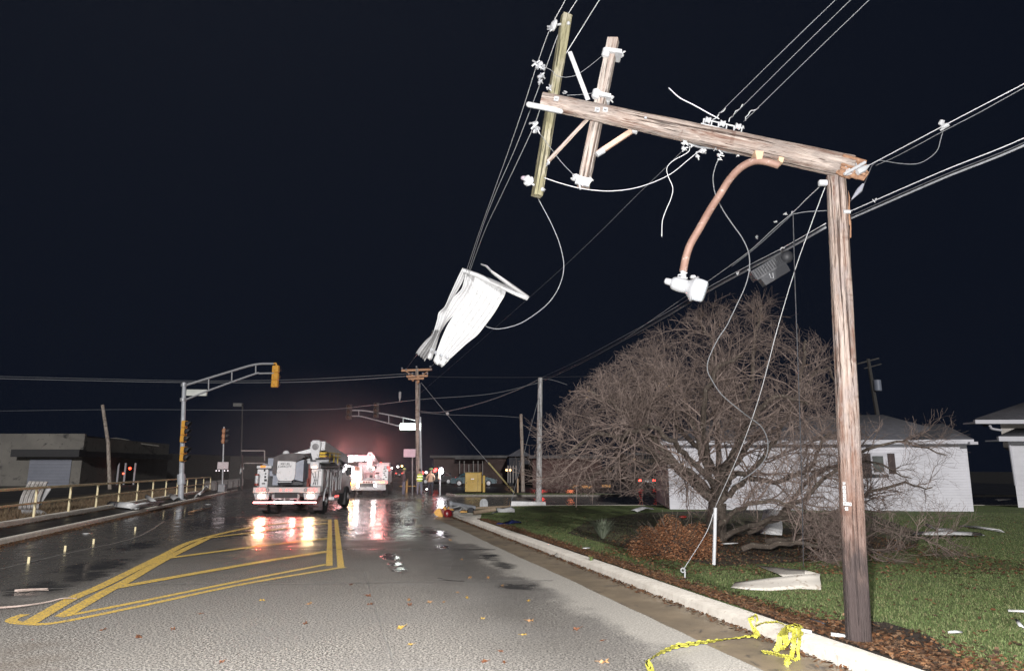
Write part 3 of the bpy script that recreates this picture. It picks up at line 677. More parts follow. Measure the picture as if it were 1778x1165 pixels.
def truck(loc, rz, label, first=True):
    t = empty('bucket_truck', loc, rz, label=label, cat='bucket truck')
    def bd(mb, name, mat, par=None, **k): return mb.build(name, mat, par or t, local=True, **k)
    RX = lambda a: Matrix.Rotation(R(a), 3, 'X')
    # chassis, deck and bumper
    mb = MB(); mb.box((0, 2.9, .72), (.9, 6.0, .22), bev=.03); mb.box((0, 1.9, .98), (2.1, 3.6, .08)); mb.box((0, .08, .78), (1.9, .16, .2)); mb.box((-.45, .12, .65), (.08, .3, .3)); mb.box((.45, .12, .65), (.08, .3, .3))
    mb.box((0, .05, .62), (.5, .12, .12)); mb.tube([(-.25, .1, .62), (.25, .1, .62)], .05, 8); bd(mb, 'chassis', TDK)
    o = bd(MB().box((0, 0, .92), (2.46, .12, .2), bev=.015), 'bumper', CHEV)
    for x in (-1.02, -.86, -.70, .70, .86, 1.02):
        lit = abs(x) > .75; q = bd(MB().lathe([(0, .074), (.02, .07), (.03, .05)], (x, -.06, .92), (0, -1, 0), 16), 'tail_lamp', E_RED if lit else RING, o)
        bd(MB().lathe([(.0, .05), (.036, .046), (.04, .02)], (x, -.062, .92), (0, -1, 0), 14), 'lens', CHEV if lit else M('clear_lens', (.5, .45, .42), None, .2), q)
    for x in (-.22, 0, .16): bd(MB().lathe([(0, .035), (.02, .03)], (x, -.06, .92), (0, -1, 0), 12), 'marker_lamp', E_RED, o)
    mb = MB()
    for sx in (-1, 1):
        mb.prism([L(sx*1.2, -.05, .8), L(sx*.62, -.05, .8), L(sx*.66, -.05, .58), L(sx*1.12, -.05, .58)], (0, .1, 0))
    for x in (-.35, .3): mb.box((x, -.02, .68), (.35, .12, .18), bev=.02)
    for x in (-.42, -.05, .42): mb.tube([(x, -.08, .8), (x, -.08, .52)], .02, 6)
    bd(mb, 'hitch_plate', GALV)
    # lit lamps under the bumper
    for x in (-.9, .88): bd(MB().box((x, -.08, .70), (.22, .05, .11), bev=.02), 'work_lamp', E_WARM)
    bd(MB().box((-.78, -.10, .475), (.78, .03, .055)).box((.68, -.10, .475), (.86, .03, .05)), 'led_strip', E_LED)
    bd(MB().box((-.06, -.10, .475), (.72, .03, .06)), 'led_strip', E_LEDC)
    # side bodies
    for sx in (-1, 1):
        mb = MB(); mb.box((sx*1.0, .9, 1.22), (.40, 1.4, .92), bev=.02); mb.box((sx*1.0, 2.75, 1.18), (.40, 1.5, 1.0), bev=.02); mb.box((sx*1.0, 1.75, 1.36), (.40, .5, .64), bev=.02)
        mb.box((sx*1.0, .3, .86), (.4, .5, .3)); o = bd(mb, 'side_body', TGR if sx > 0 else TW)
        mb = MB()
        for y in (.28, 1.05, 1.16, 1.62, 1.98, 2.52, 2.62, 3.1, 3.42): mb.box((sx*1.21, y, 1.25), (.02, .025, .82))
        for y in (.66, 1.4, 2.3, 2.86): mb.box((sx*1.212, y, 1.66), (.02, .7, .02))
        bd(mb, 'door_seam', GALVW, o)
        for y in (.95, 2.3, 2.95): bd(MB().box((sx*1.22, y, 1.3), (.03, .06, .14), bev=.01), 'handle', GALVW, o)
        mb = MB()
        for k in range(9):                                    # wheel-arch trim
            a0 = R(180-k*20-0); a1 = R(180-(k+1)*20)
            mb.bar((sx*1.215, 1.15+.56*math.cos(a0), .5+.52*math.sin(a0)), (sx*1.215, 1.15+.56*math.cos(a1), .5+.52*math.sin(a1)), .03, .05, up=(1, 0, 0))
        bd(mb, 'wheel_arch', GALVW, o)
        bd(MB().tube([(sx*.98, .35, 1.76), (sx*.98, 3.3, 1.76)], .13, 14), 'roll_tube', TGR)
        bd(MB().box((sx*1.0, .22, 1.37), (.39, .05, .62), bev=.01), 'rear_door', TW if sx < 0 else FIBRE)
        mb = MB()
        for k in range(5): mb.box((sx*1.0+rnd.uniform(-.13, .13), .185, 1.15+k*.12), (rnd.uniform(.05, .14), .012, rnd.uniform(.03, .08)))
        bd(mb, 'equipment', TDK if sx < 0 else GALVW)
    mb = MB(); mb.box((1.26, 2.05, .55), (.22, .9, .12), bev=.02); bd(mb, 'step', TW)
    mb = MB()
    for y in (1.8, 2.05, 2.3): mb.box((1.38, y, .63), (.02, .08, .04))
    bd(mb, 'side_marker', E_RED)
    # left rear box, marker lamps, spare lights column
    bd(MB().box((-.92, .2, 1.75), (.55, .3, .1), bev=.02), 'shelf', TW)
    bd(MB().box((-.95, .03, 1.77), (.2, .06, .07), bev=.02), 'amber_lamp', E_AMB2)
    mb = MB(); mb.tube([(-1.14, .02, 1.1), (-1.14, .02, 1.5)], .07, 10); bd(mb, 'reflector_tube', GALVW)
    mb = MB(); mb.tube([(-1.14, .02, 1.08), (-1.14, .02, 1.16)], .078, 10); mb.tube([(-1.14, .02, 1.44), (-1.14, .02, 1.5)], .078, 10); bd(mb, 'red_cap', REDM)
    # bucket with soft cover
    mb = MB(); prof = [(-.42, 1.98), (-.43, 1.45), (-.36, 1.28), (-.28, 1.25), (.12, 1.25), (.22, 1.3), (.25, 1.5), (.25, 1.98)]
    mb.prism([L(x, .02, z) for x, z in prof], (0, .62, 0)); o = bd(mb, 'bucket', FIBRE, auto=25)
    for s_, z_ in (('300 LBS', 1.865), ('CAPACITY', 1.765)):
        text(s_, .105, INK, o, Matrix.Translation((-.14, .012, z_)) @ Matrix.Rotation(R(90), 4, 'X'), 'lettering')
    bd(MB().box((-.12, .0, 1.21), (.55, .06, .04)), 'bucket_step', GALVW)
    bd(MB().prism([L(.2, .1, 1.3), L(.52, .12, 1.22), L(.52, .12, 2.02), L(.2, .1, 1.95)], (0, .5, 0)), 'bucket_liner', PANB)
    bd(MB().box((-.74, .45, 1.75), (.33, .05, .66)), 'back_panel', PANB)
    bd(MB().box((-.5, .3, 1.4), (.2, .3, .62)), 'back_plate', PANB)
    cv = [(-.58, 1.5), (-.56, 2.1), (-.3, 2.22), (.2, 2.26), (.5, 2.24), (.6, 2.12), (.4, 2.02), (.27, 1.95), (.1, 1.97), (-.43, 1.98), (-.44, 1.5)]
    bd(MB().prism([L(x, -.03, z) for x, z in cv], (0, .78, 0)), 'bucket_cover', COVER, auto=40)
    # turret, knuckle, booms
    bd(MB().lathe([(0, .38), (.3, .36), (.32, .25), (.9, .24)], (.35, 2.2, 1.0), (0, 0, 1), 18), 'turret', TW)
    mb = MB(); mb.prism([L(.57, .75, 2.7), L(.95, .75, 2.7), L(.93, .75, 2.35), L(.88, .75, 2.02), L(.68, .75, 2.02), L(.58, .75, 2.35)], (0, .3, 0)); mb.box((.75, .9, 2.72), (.3, .25, .1), bev=.03)
    o = bd(mb, 'boom_head', TW); bd(MB().lathe([(0, .13), (.03, .12), (.035, .07), (.06, .06)], (.76, .75, 2.52), (0, -1, 0), 16), 'pivot', TGR, o)
    bd(MB().bar((.95, .95, 2.56), (1.0, 5.2, 2.05), .26, .34), 'upper_boom', TW)
    bd(MB().bar((.6, .95, 2.42), (.3, 2.4, 1.9), .2, .24), 'lower_boom', TW)
    mb = MB(); mb.bar((-.15, .8, 2.22), (.6, .9, 2.34), .08, .09); mb.bar((.1, .8, 2.27), (.62, .95, 2.42), .1, .1); bd(mb, 'jib', TW)
    bd(MB().ball((-.27, .5, 2.27), .13, 10, (1, 1, .8)).tube([(-.38, .5, 2.2), (-.15, .5, 2.2)], .07, 8), 'winch_head', TW)
    o = bd(MB().box((1.1, .9, 2.06), (.5, .8, .06)).box((1.15, .9, 1.9), (.55, .9, .05)), 'tool_rack', TDK)
    for z in (2.16, 2.27): bd(MB().bar((.98, .6, z), (1.2, .6, z), .1, .07), 'wheel_chock', YCH, o)
    mb = MB(); mb.tube([(1.22, .6, 2.16), (1.22, 3.1, 2.16)], .02, 6); mb.tube([(1.22, .6, 2.29), (1.22, 3.1, 2.29)], .02, 6)
    for y in (1.2, 1.9, 2.6): mb.tube([(1.22, y, 1.9), (1.22, y, 2.32)], .015, 6)
    bd(mb, 'rack_rail', YCH)
    mb = MB(); mb.box((.72, .5, 1.5), (.14, .3, .7)); mb.box((.66, .4, 1.18), (.1, .1, .3)); bd(mb, 'red_bracket', REDM)
    mb = MB(); mb.box((.92, .16, 1.82), (.34, .12, .26), bev=.03); bd(mb, 'control_box', TW)
    bd(MB().box((.93, .09, 1.74), (.17, .03, .06), bev=.01), 'amber_lamp', EM('orange_hot', (1, .5, .25), 12))
    mb = MB()
    for k in range(3): a = rnd.uniform(.85, 1.1); mb.tube(smooth([(a, .15, 1.1), (a+rnd.uniform(-.1, .1), .1, 1.3), (a+rnd.uniform(-.1, .1), .12, 1.6)], 4), .009, 6)
    bd(mb, 'hose', TDK)
    # cab
    mb = MB(); pr = [(3.7, .75), (3.7, 2.0), (3.85, 2.12), (4.9, 2.12), (5.45, 1.5), (6.4, 1.35), (6.55, 1.2), (6.55, .65), (5.9, .6), (5.1, .6)]
    mb.prism([L(-1.0, y, z) for y, z in pr], (2.0, 0, 0)); o = bd(mb, 'cab', TW, auto=25)
    bd(MB().box((0, 3.69, 1.7), (1.5, .02, .45)).box((1.002, 4.5, 1.75), (.02, .9, .42)).box((-1.002, 4.5, 1.75), (.02, .9, .42)), 'cab_window', GLASSD, o)
    bd(MB().box((1.2, 5.0, 1.6), (.22, .12, .38), bev=.03), 'mirror', TDK, o)
    bd(MB().box((-1.2, 5.0, 1.6), (.22, .12, .38), bev=.03), 'mirror', TDK, o)
    for y, xs in ((1.15, (-1.0, 1.0)), (5.55, (-.92, .92))):
        for x in xs:
            wpr = [(-.13, .3), (-.13, .43), (-.09, .47), (.09, .47), (.13, .43), (.13, .3)]; x2 = x+(.03 if x > 0 else -.03)
            o = bd(MB().lathe(wpr, (x2, y, .47), (1, 0, 0), 26), 'wheel', TYRE)
            bd(MB().lathe([(-.02, .29), (.0, .28), (.03, .12), (.08, .1), (.1, .05)], (x2+(.11 if x > 0 else -.11), y, .47), (1 if x > 0 else -1, 0, 0), 18), 'rim', RIM, o)
            if y < 2: bd(MB().lathe(wpr, (x*.72, y, .47), (1, 0, 0), 20), 'wheel', TYRE)
            bd(MB().box((x2, y-.62, .42), (.34, .02, .5)), 'mud_flap', TDK)
    return t
q = at(496, 891, 25.8); q.z = 0
T1 = truck(q, R(1.5), 'nearer white bucket truck, its covered bucket lettered, a red light strip below')
T1m = wm(T1)
lamp('truck_lamp', 'SPOT', T1m @ Vector((-.9, -.16, .7)), 170, (1, .66, .32), .05, rot=(R(68), 0, R(180)), spot_size=R(110), spot_blend=.8)
lamp('truck_lamp', 'SPOT', T1m @ Vector((.88, -.16, .7)), 210, (1, .68, .34), .05, rot=(R(68), 0, R(180)), spot_size=R(110), spot_blend=.8)
lamp('truck_lamp', 'SPOT', T1m @ Vector((-.8, -.15, .45)), 150, (1, .08, .06), .08, rot=(R(72), 0, R(180)), spot_size=R(130), spot_blend=.8)
lamp('truck_lamp', 'SPOT', T1m @ Vector((.3, -.15, .45)), 150, (1, .1, .08), .08, rot=(R(72), 0, R(180)), spot_size=R(130), spot_blend=.8)

def truck_b(loc, rz):
    t = empty('bucket_truck', loc, rz, label='farther bucket truck ablaze with white strobes in front of the first one', cat='bucket truck')
    def bd(mb, name, mat, par=None, **k): return mb.build(name, mat, par or t, local=True, **k)
    bd(MB().box((0, 2.9, .75), (.9, 6, .2)).box((0, 1.9, .98), (2.1, 3.6, .08)), 'chassis', TDK)
    o = bd(MB().box((0, 0, .92), (2.44, .12, .22), bev=.015), 'bumper', CHEV)
    for x in (-.55, .45): bd(MB().box((x, -.08, .72), (.15, .05, .2 if x < 0 else .14), bev=.03), 'work_lamp', E_WHITE, o)
    bd(MB().box((-.98, -.08, .84), (.34, .05, .16), bev=.04), 'amber_lamp', E_AMB, o)
    for x in (.72, .85, .98, 1.12): bd(MB().box((x, -.08, .92), (.07, .04, .12), bev=.01), 'tail_lamp', EM('tail_orange_red', (1, .22, .1), 4) if x < 1.1 else E_RED, o)
    mb = MB()
    for x in (-.2, -.05, .1, .25): mb.box((x, -.065, .92), (.1, .012, .1))
    bd(mb, 'bumper_stripe', REDM, o)
    bd(MB().box((0, -.03, .62), (2.2, .06, .34)), 'mud_guard', TGR)
    for sx in (-1, 1):
        o = bd(MB().box((sx*1.02, 1.0, 1.35), (.38, 1.6, .75), bev=.03).box((sx*1.02, 2.9, 1.3), (.38, 1.4, .9), bev=.03), 'side_body', TW)
        bd(MB().tube([(sx*1.0, .3, 1.8), (sx*1.0, 3.0, 1.8)], .1, 10), 'roll_tube', GALVW)
        mb = MB()
        for k in range(6): mb.box((sx*.98+rnd.uniform(-.1, .1), .17, 1.1+k*.12), (.1, .02, .05))
        bd(mb, 'equipment', TDK, o)
    bd(MB().prism([L(-.9, .02, 1.02), L(-.33, .02, 1.02), L(-.36, .02, 1.82), L(-.92, .02, 1.82)], (0, .6, 0)), 'bucket', FIBRE)
    bd(MB().box((-.65, 0, 1.72), (.28, .03, .2)), 'brown_patch', M('brown_patch', (.3, .13, .08), None, .6))
    o = bd(MB().prism([L(-.12, .6, 2.65), L(.17, .6, 2.65), L(.17, .6, 2.0), L(.1, .6, 1.7), L(-.12, .6, 1.7)], (0, .3, 0)).box((.02, .75, 2.67), (.2, .2, .08)), 'boom_head', TW)
    bd(MB().lathe([(0, .09), (.03, .08)], (.02, .6, 2.52), (0, -1, 0), 12), 'pivot', TDK, o)
    bd(MB().bar((.1, .9, 2.45), (.1, 5, 2.0), .22, .26), 'upper_boom', TW)
    bd(MB().lathe([(0, .1), (.1, .12), (.12, .06)], (.3, .5, 2.25), (.5, -1, .2), 12), 'winch_head', GALVW)
    mb = MB()
    for k in range(14): x = rnd.uniform(.05, .8); z = rnd.uniform(1.1, 1.9); bd(MB().box((x, rnd.uniform(.2, .6), z), (rnd.uniform(.08, .25), .15, rnd.uniform(.06, .2)), bev=.01), 'tool', GALVW if k % 3 else TDK)
    bd(MB().lathe([(0, .1), (.25, .14)], (.52, .3, 1.1), (0, 0, 1), 14), 'pail', FIBRE)
    for x, z, q_ in ((-1.45, 1.95, .17), (-1.3, 2.22, .2), (-1.0, 2.3, .19), (-.7, 2.32, .17), (-.4, 2.3, .15), (-.1, 2.3, .12), (-1.15, 1.75, .16), (-1.05, 1.5, .12)): bd(MB().ball((x, -.1, z), q_, 10, (1, .5, 1)), 'strobe', E_WHITE)
    bd(MB().box((-.6, .15, 2.42), (1.9, .2, .12), bev=.05), 'light_bar', EM('light_bar_pink', (1, .5, .5), 14))
    bd(MB().ball((.25, .4, 1.72), .1, 8), 'work_lamp', EM('lamp_yellowish', (1, .9, .6), 12))
    for x, z in ((1.25, 1.65), (.75, 2.05), (1.2, 1.8)): bd(MB().ball((x, .3, z), .05, 6), 'marker_lamp', E_RED)
    mb = MB(); mb.prism([L(-1.0, y, z) for y, z in [(3.7, .75), (3.7, 2.0), (3.85, 2.12), (4.9, 2.12), (5.45, 1.5), (6.4, 1.35), (6.55, .65)]], (2, 0, 0)); bd(mb, 'cab', TW)
    for y in (1.15, 5.5):
        for x in (-1.0, 1.0): bd(MB().lathe([(-.13, .3), (-.13, .43), (-.09, .47), (.09, .47), (.13, .43), (.13, .3)], (x, y, .47), (1, 0, 0), 20), 'wheel', TYRE)
    return t
q = at(637, 862, 42.0); q.z = 0
T2 = truck_b(q, R(6)); T2m = wm(T2)
lamp('truck_lamp', 'POINT', T2m @ Vector((-.5, -1.2, .8)), 28, (1, .95, .95), .1)
lamp('truck_lamp', 'POINT', T2m @ Vector((.5, -1.2, .8)), 24, (1, .95, .9), .1)
lamp('truck_lamp', 'POINT', T2m @ Vector((-.95, -.3, .9)), 25, (1, .45, .1), .08)
for x_ in (-1.6, .6): lamp('truck_lamp', 'POINT', T2m @ Vector((x_, 1.2, 2.9)), 190, (1, .3, .27), .25)  # added red lights over the body, no fitting there, to make the mist glow

# ================================================================ middle distance
# far corner grass islands, kerbs, lot
flat('far_verge', [Vector((-3.4, 44.2, .09)), Vector((6.3, 44.2, .09)), Vector((6.9, 45.2, .09)), Vector((5.6, 47.2, .09)), Vector((-2.0, 47.6, .09)), Vector((-4.2, 46.2, .09))], LAWN)
profile_along(dens([Vector((-4.4, 46.4, 0)), Vector((-3.6, 44.2, 0)), Vector((6.4, 44.2, 0)), Vector((7.1, 45.2, 0)), Vector((5.8, 47.2, 0))], .5), [(0, 0), (.02, .11), (.18, .12), (.2, .05)], 'far_kerb', CONCD, -1)
profile_along([Vector((8.6, 43.9, 0)), Vector((40, 43.9, 0))], [(0, 0), (.02, .1), (.15, .11), (.17, .05)], 'far_kerb', CONCD, -1)
flat('parking_lot', [Vector((-8, 44, -.01)), Vector((60, 44, -.01)), Vector((60, 100, -.01)), Vector((-20, 100, -.01))], M('lot_asphalt', (.035, .034, .034), (.02, .02, .02), .35, 0, .5, kind='World'))
# utility pole at the far corner
Yu = 50.0
b = at(727, 857, Yu); b.z = 0
up = empty('utility_pole', b, label='weathered wooden utility pole with double crossarms at the far corner', cat='utility pole')
MB().tube([b, at(725, 740, Yu), at(724, 640, Yu)], [.19, .16, .12], 12).build('pole', W_FAR, up)
o = MB().bar(at(697, 643.5, Yu), at(750, 641.5, Yu), .13, .15).build('crossarm', W_ARM, up)
MB().tube([at(705, 645, Yu-.1), at(723, 655, Yu-.1)], .035, 6).tube([at(743, 645, Yu-.1), at(727, 655, Yu-.1)], .035, 6).build('brace', W_ARM, up)
MB().bar(at(706, 653.5, Yu-.2), at(743, 652.5, Yu-.2), .12, .14).bar(at(709, 658, Yu-.3), at(736, 657, Yu-.3), .12, .12).build('crossarm', W_ARM, up)
for a, c in ((698, 641), (705, 643), (723, 638.5), (747, 638), (748, 643), (710, 651), (716, 650), (734, 650), (742, 650)): MB().lathe([(0, .03), (.06, .07), (.1, .07), (.13, .03)], at(a, c, Yu-.1), (0, 0, 1), 8).build('insulator', GALV, up)
mb = MB()
for k in range(6): mb.ball(at(722+rnd.uniform(-5, 6), 654+k*2, Yu-.22), .1, 6)
mb.build('hardware', W_ARM, up)
MB().tube([at(729, 665, Yu-.18), at(728, 760, Yu-.18), at(730, 850, Yu-.18)], .03, 5).build('conduit', GALV, up)
# far mast arm with dark signals and lit sign
b = at(731, 858, 53); b.z = 0
fm = empty('far_signal_mast', b, label='far signal mast arm with two dark heads and a lit street sign', cat='signal mast')
MB().tube([b, at(729, 724, 53)], [.13, .11], 10).build('pole', MASTG, fm)
MB().tube(smooth([at(a, c, 53) for a, c in ((728, 731), (690, 723), (640, 714), (624, 712.5), (606, 712.5))], 3), .055, 6).build('arm', GALV, fm)
MB().tube(smooth([at(a, c, 53) for a, c in ((728, 748), (690, 739), (640, 726), (624, 722.5), (606, 722.5))], 3), .045, 6).build('arm', GALV, fm)
mb = MB()
for a, c, e in ((623, 713, 723), (675, 720, 735), (700, 725, 741)): mb.tube([at(a, c, 53), at(a, e, 53)], .03, 5)
mb.build('strut', GALV, fm)
DH = M('dark_signal_case', (.03, .03, .028), None, .5)
for a, c in ((606, 715), (653, 712)): signal_head(fm, at(a, c, 52.7), 3, (0, -1, 0), .42, .38, case=DH)
q0 = at(695, 735, 52.8); q1 = at(730, 735, 52.8); hz = Vector((0, 0, -.5))
o = MB().prism([q0, q1, q1+hz, q0+hz], (0, .18, 0)).build('sign_box', EM('lit_sign_face', (.93, 1, .93), 12), fm)
mb = MB()
for A, B in ((q0, q1), (q0+hz, q1+hz)): mb.bar(A-Vector((0, .02, 0)), B-Vector((0, .02, 0)), .06, .05)
mb.build('frame', M('sign_green_trim', (.25, .5, .35), None, .4), o)
q = at(712, 741, 52.7); lamp('sign_glow', 'POINT', q-Vector((0, .4, .2)), 35, (.9, 1, .9), .2)
# pale sign panel on its own post
b = at(716, 858, 47); b.z = 0
sg = empty('road_sign', b, label='pale rectangular road sign on a thin post left of the utility pole', cat='road sign')
MB().tube([b, at(716, 792, 47)], .04, 6).build('post', GREYC, sg)
q0 = at(701, 779.5, 46.9); q1 = at(721.5, 779.5, 46.9); MB().prism([q0, q1, q1+Vector((0, 0, -.54)), q0+Vector((0, 0, -.54))], (0, .03, 0)).build('sign_panel', M('lilac_sign', (.5, .44, .52), (.4, .35, .42), .4), sg)
# pedestrian signal post with a blazing white lamp
b = at(764, 857, 46.5); b.z = 0
pp = empty('lamp_post', b, label='short post with one blazing white lamp beside the workers', cat='lamp post')
MB().tube([b, at(764.2, 820, 46.5)], .055, 8).build('post', GALVW, pp)
MB().box(at(762.5, 826, 46.4), (.12, .15, .45), bev=.03).build('button_box', M('peach_box', (.7, .5, .38), None, .5), pp)
MB().ball(at(766, 817.5, 46.3), .17, 12, (.9, .6, 1.25)).build('lamp_head', EM('post_lamp', (1, .93, .98), 22), pp)
lamp('post_light', 'POINT', at(766, 818, 45.6), 60, (1, .94, .97), .15)
# yellow cabinet and bollard
q0 = at(808, 854, 50); q1 = at(836, 854, 50); zc = q0.z = q1.z = .09
cb = empty('utility_cabinet', (q0+q1)/2, label='mustard yellow metal utility cabinet on the far verge', cat='utility cabinet')
w_ = (q1-q0).length; c_ = (q0+q1)/2
MUST = M('mustard_paint', (.42, .29, .05), (.33, .225, .035), .5, 0, 1.6, dirt=(.22, .15, .04))
MB().box(c_+Vector((0, 0, .68)), (w_, .8, 1.3), bev=.02).build('body', MUST, cb)
MB().box(c_+Vector((0, 0, 1.35)), (w_+.06, .86, .05), bev=.01).build('roof', MUST, cb)
MB().box(c_+Vector((w_*.28, -.405, .66)), (.015, .01, 1.2)).box(c_+Vector((-w_*.42, -.41, .66)), (.03, .02, .12)).build('door_seam', TDK, cb)
MB().box(c_+Vector((-.05, -.41, .92)), (.22, .01, .07)).build('sign_panel', SIDING, cb)
b = at(840, 855, 50); b.z = .09
tag(MB().tube([b, b+Vector((0, 0, 1.12))], .1, 12).ball(b+Vector((0, 0, 1.12)), .1, 10, (1, 1, .5)).build('bollard', M('bollard_yellow', (.6, .42, .1), (.45, .3, .08), .5)), 'yellow steel bollard beside the mustard cabinet', 'bollard')
b = at(899, 855, 52); b.z = 0
tag(MB().tube([b, b+Vector((0, 0, 1.0))], .06, 8).ball(b+Vector((0, 0, 1.0)), .06, 8, (1, 1, .5)).build('bollard', M('bollard_tan', (.5, .36, .22), None, .6)), 'thin tan marker post left of the short far pole', 'bollard')
b = at(706, 857, 52); b.z = 0
tag(MB().tube([b, b+Vector((0, 0, .95))], .08, 8).tube([b+Vector((-.55, 0, .45)), b+Vector((.7, 0, .45))], .04, 6).build('bollard', M('barrier_orange', (.6, .34, .1), None, .6)), 'small orange barrier post between the left worker and the utility pole', 'bollard')
# far poles
def pole(pts, Y, r, mat, label, gz=0.0):
    q = [at(a, c, Y) for a, c in pts]; q[0].z = gz; return tag(MB().tube(q, [r*(1-.25*i/(len(q)-1)) for i in range(len(q))], 12).build('utility_pole', mat), label, 'utility pole')
pole([(908, 856), (907, 790), (904.5, 719)], 54, .16, W_FAR, 'short dark far pole just left of the pale post')
Y9 = P(935, 868, .08).y
MB_ = pole([(935.5, 868), (936.5, 760), (938, 656)], Y9, .165, W_GREY, 'pale grey weathered wooden pole standing behind the fallen white slab')
# pole with transformer behind the garage
b = at(1536, 790, 60); b.z = 0
tp = empty('transformer_pole', b, label='dim leaning transformer pole behind the garage roof', cat='utility pole')
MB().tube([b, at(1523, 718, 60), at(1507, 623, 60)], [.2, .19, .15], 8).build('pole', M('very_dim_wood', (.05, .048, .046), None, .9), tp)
MB().lathe([(0, .3), (.05, .34), (.95, .34), (1.0, .2)], at(1524, 679, 59.8), (0, 0, 1), 14).build('transformer', M('dim_blue_can', (.18, .2, .25), None, .5), tp)
MB().bar(at(1488, 632, 60), at(1526, 622, 60), .12, .12).bar(at(1500, 640, 60), at(1530, 632, 60), .1, .1).build('crossarm', M('very_dim_wood', (.05, .048, .046), None, .9), tp)

# far dark shops with posts, the red-lit wall, parked cars
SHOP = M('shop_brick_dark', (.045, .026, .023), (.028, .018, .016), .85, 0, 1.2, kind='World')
Ys = 84
def bldg(x0, x1, ytop, Y, mat, label, roof=True, name='shop', D=9):
    a = at(x0, 840, Y); c = at(x1, 840, Y); a.z = c.z = 0; zt = at(x0, ytop, Y).z
    e = empty(name, (a+c)/2, label=label, cat='building')
    m_ = MB(); m_.prism([a, c, c+Vector((0, 0, zt)), a+Vector((0, 0, zt))], (0, D, 0)); m_.build('wall', mat, e)
    if roof: m_ = MB(); m_.prism([a+Vector((-.4, -.5, zt+.01)), c+Vector((.4, -.5, zt+.01)), c+Vector((.4, -.5, zt+.3)), a+Vector((-.4, -.5, zt+.3))], (0, D+1, 0)); m_.build('roof', WHD, e)
    return e
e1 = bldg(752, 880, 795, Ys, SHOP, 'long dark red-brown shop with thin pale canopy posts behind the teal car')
for a in (798, 806, 814, 822, 830, 838): MB().tube([at(a, 838, Ys-1.5), at(a, 800 if a not in (814,) else 806, Ys-1.5)], .05, 6).build('canopy_post', M('post_pale_far', (.26, .25, .24), None, .6), e1)
m_ = MB(); q0 = at(790, 797, Ys-1.8); q1 = at(842, 797, Ys-1.8); m_.prism([q0, q1, q1+Vector((0, 0, .3)), q0+Vector((0, 0, .3))], (0, 1.2, 0)); m_.build('canopy', WHD, e1)
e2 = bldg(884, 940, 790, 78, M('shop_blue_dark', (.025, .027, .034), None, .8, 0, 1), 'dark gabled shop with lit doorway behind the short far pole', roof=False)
q0 = at(880, 792, 77.5); q1 = at(925, 792, 77.5); q2 = at(903, 779, 77.5); MB().prism([q0, q1, q2], (0, 9.5, 0)).build('roof', M('gable_slate', (.04, .042, .055), None, .7), e2)
for a in (882, 886, 891, 896): MB().tube([at(a, 838, 76.5), at(a, 808, 76.5)], .045, 6).build('canopy_post', M('post_pale_far2', (.42, .4, .38), None, .6), e2)
MB().ball(at(879.5, 816, 76.4), .12, 8).ball(at(886, 816, 76.4), .12, 8).build('doorway_lamp', EM('amber_window', (1, .55, .25), 4), e2)
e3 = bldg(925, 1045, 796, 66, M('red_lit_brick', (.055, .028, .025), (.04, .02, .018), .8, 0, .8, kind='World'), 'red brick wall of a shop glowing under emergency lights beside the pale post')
lamp('emergency_glow', 'POINT', at(938, 825, 61), 80, (1, .06, .05), .3)
lamp('emergency_glow', 'POINT', at(990, 838, 60), 30, (1, .25, .1), .3)
for i, (a, c, d, ww) in enumerate(((994, 1028, 843.5, .16), (1045, 1060, 842, .14))):
    q0 = P(a, d+3, 0); q1 = P(c, d+3, 0); q1.y = q0.y
    tag(MB().bar(q0+Vector((0, 0, .1)), q1+Vector((0, 0, .1)), .25, .22).build('parking_block', M('orange_lit_block', (.75, .36, .08), (.6, .28, .06), .5)), ['longer', 'shorter'][i]+' orange-lit yellow parking kerb block in the lot beyond the side street', 'parking block', 'orange-lit parking blocks')  # yellow blocks, the orange light on them put into the colour
bldg(1090, 1400, 790, 95, M('night_wall', (.012, .012, .014), None, .9), 'black far building mass behind the big bare tree')
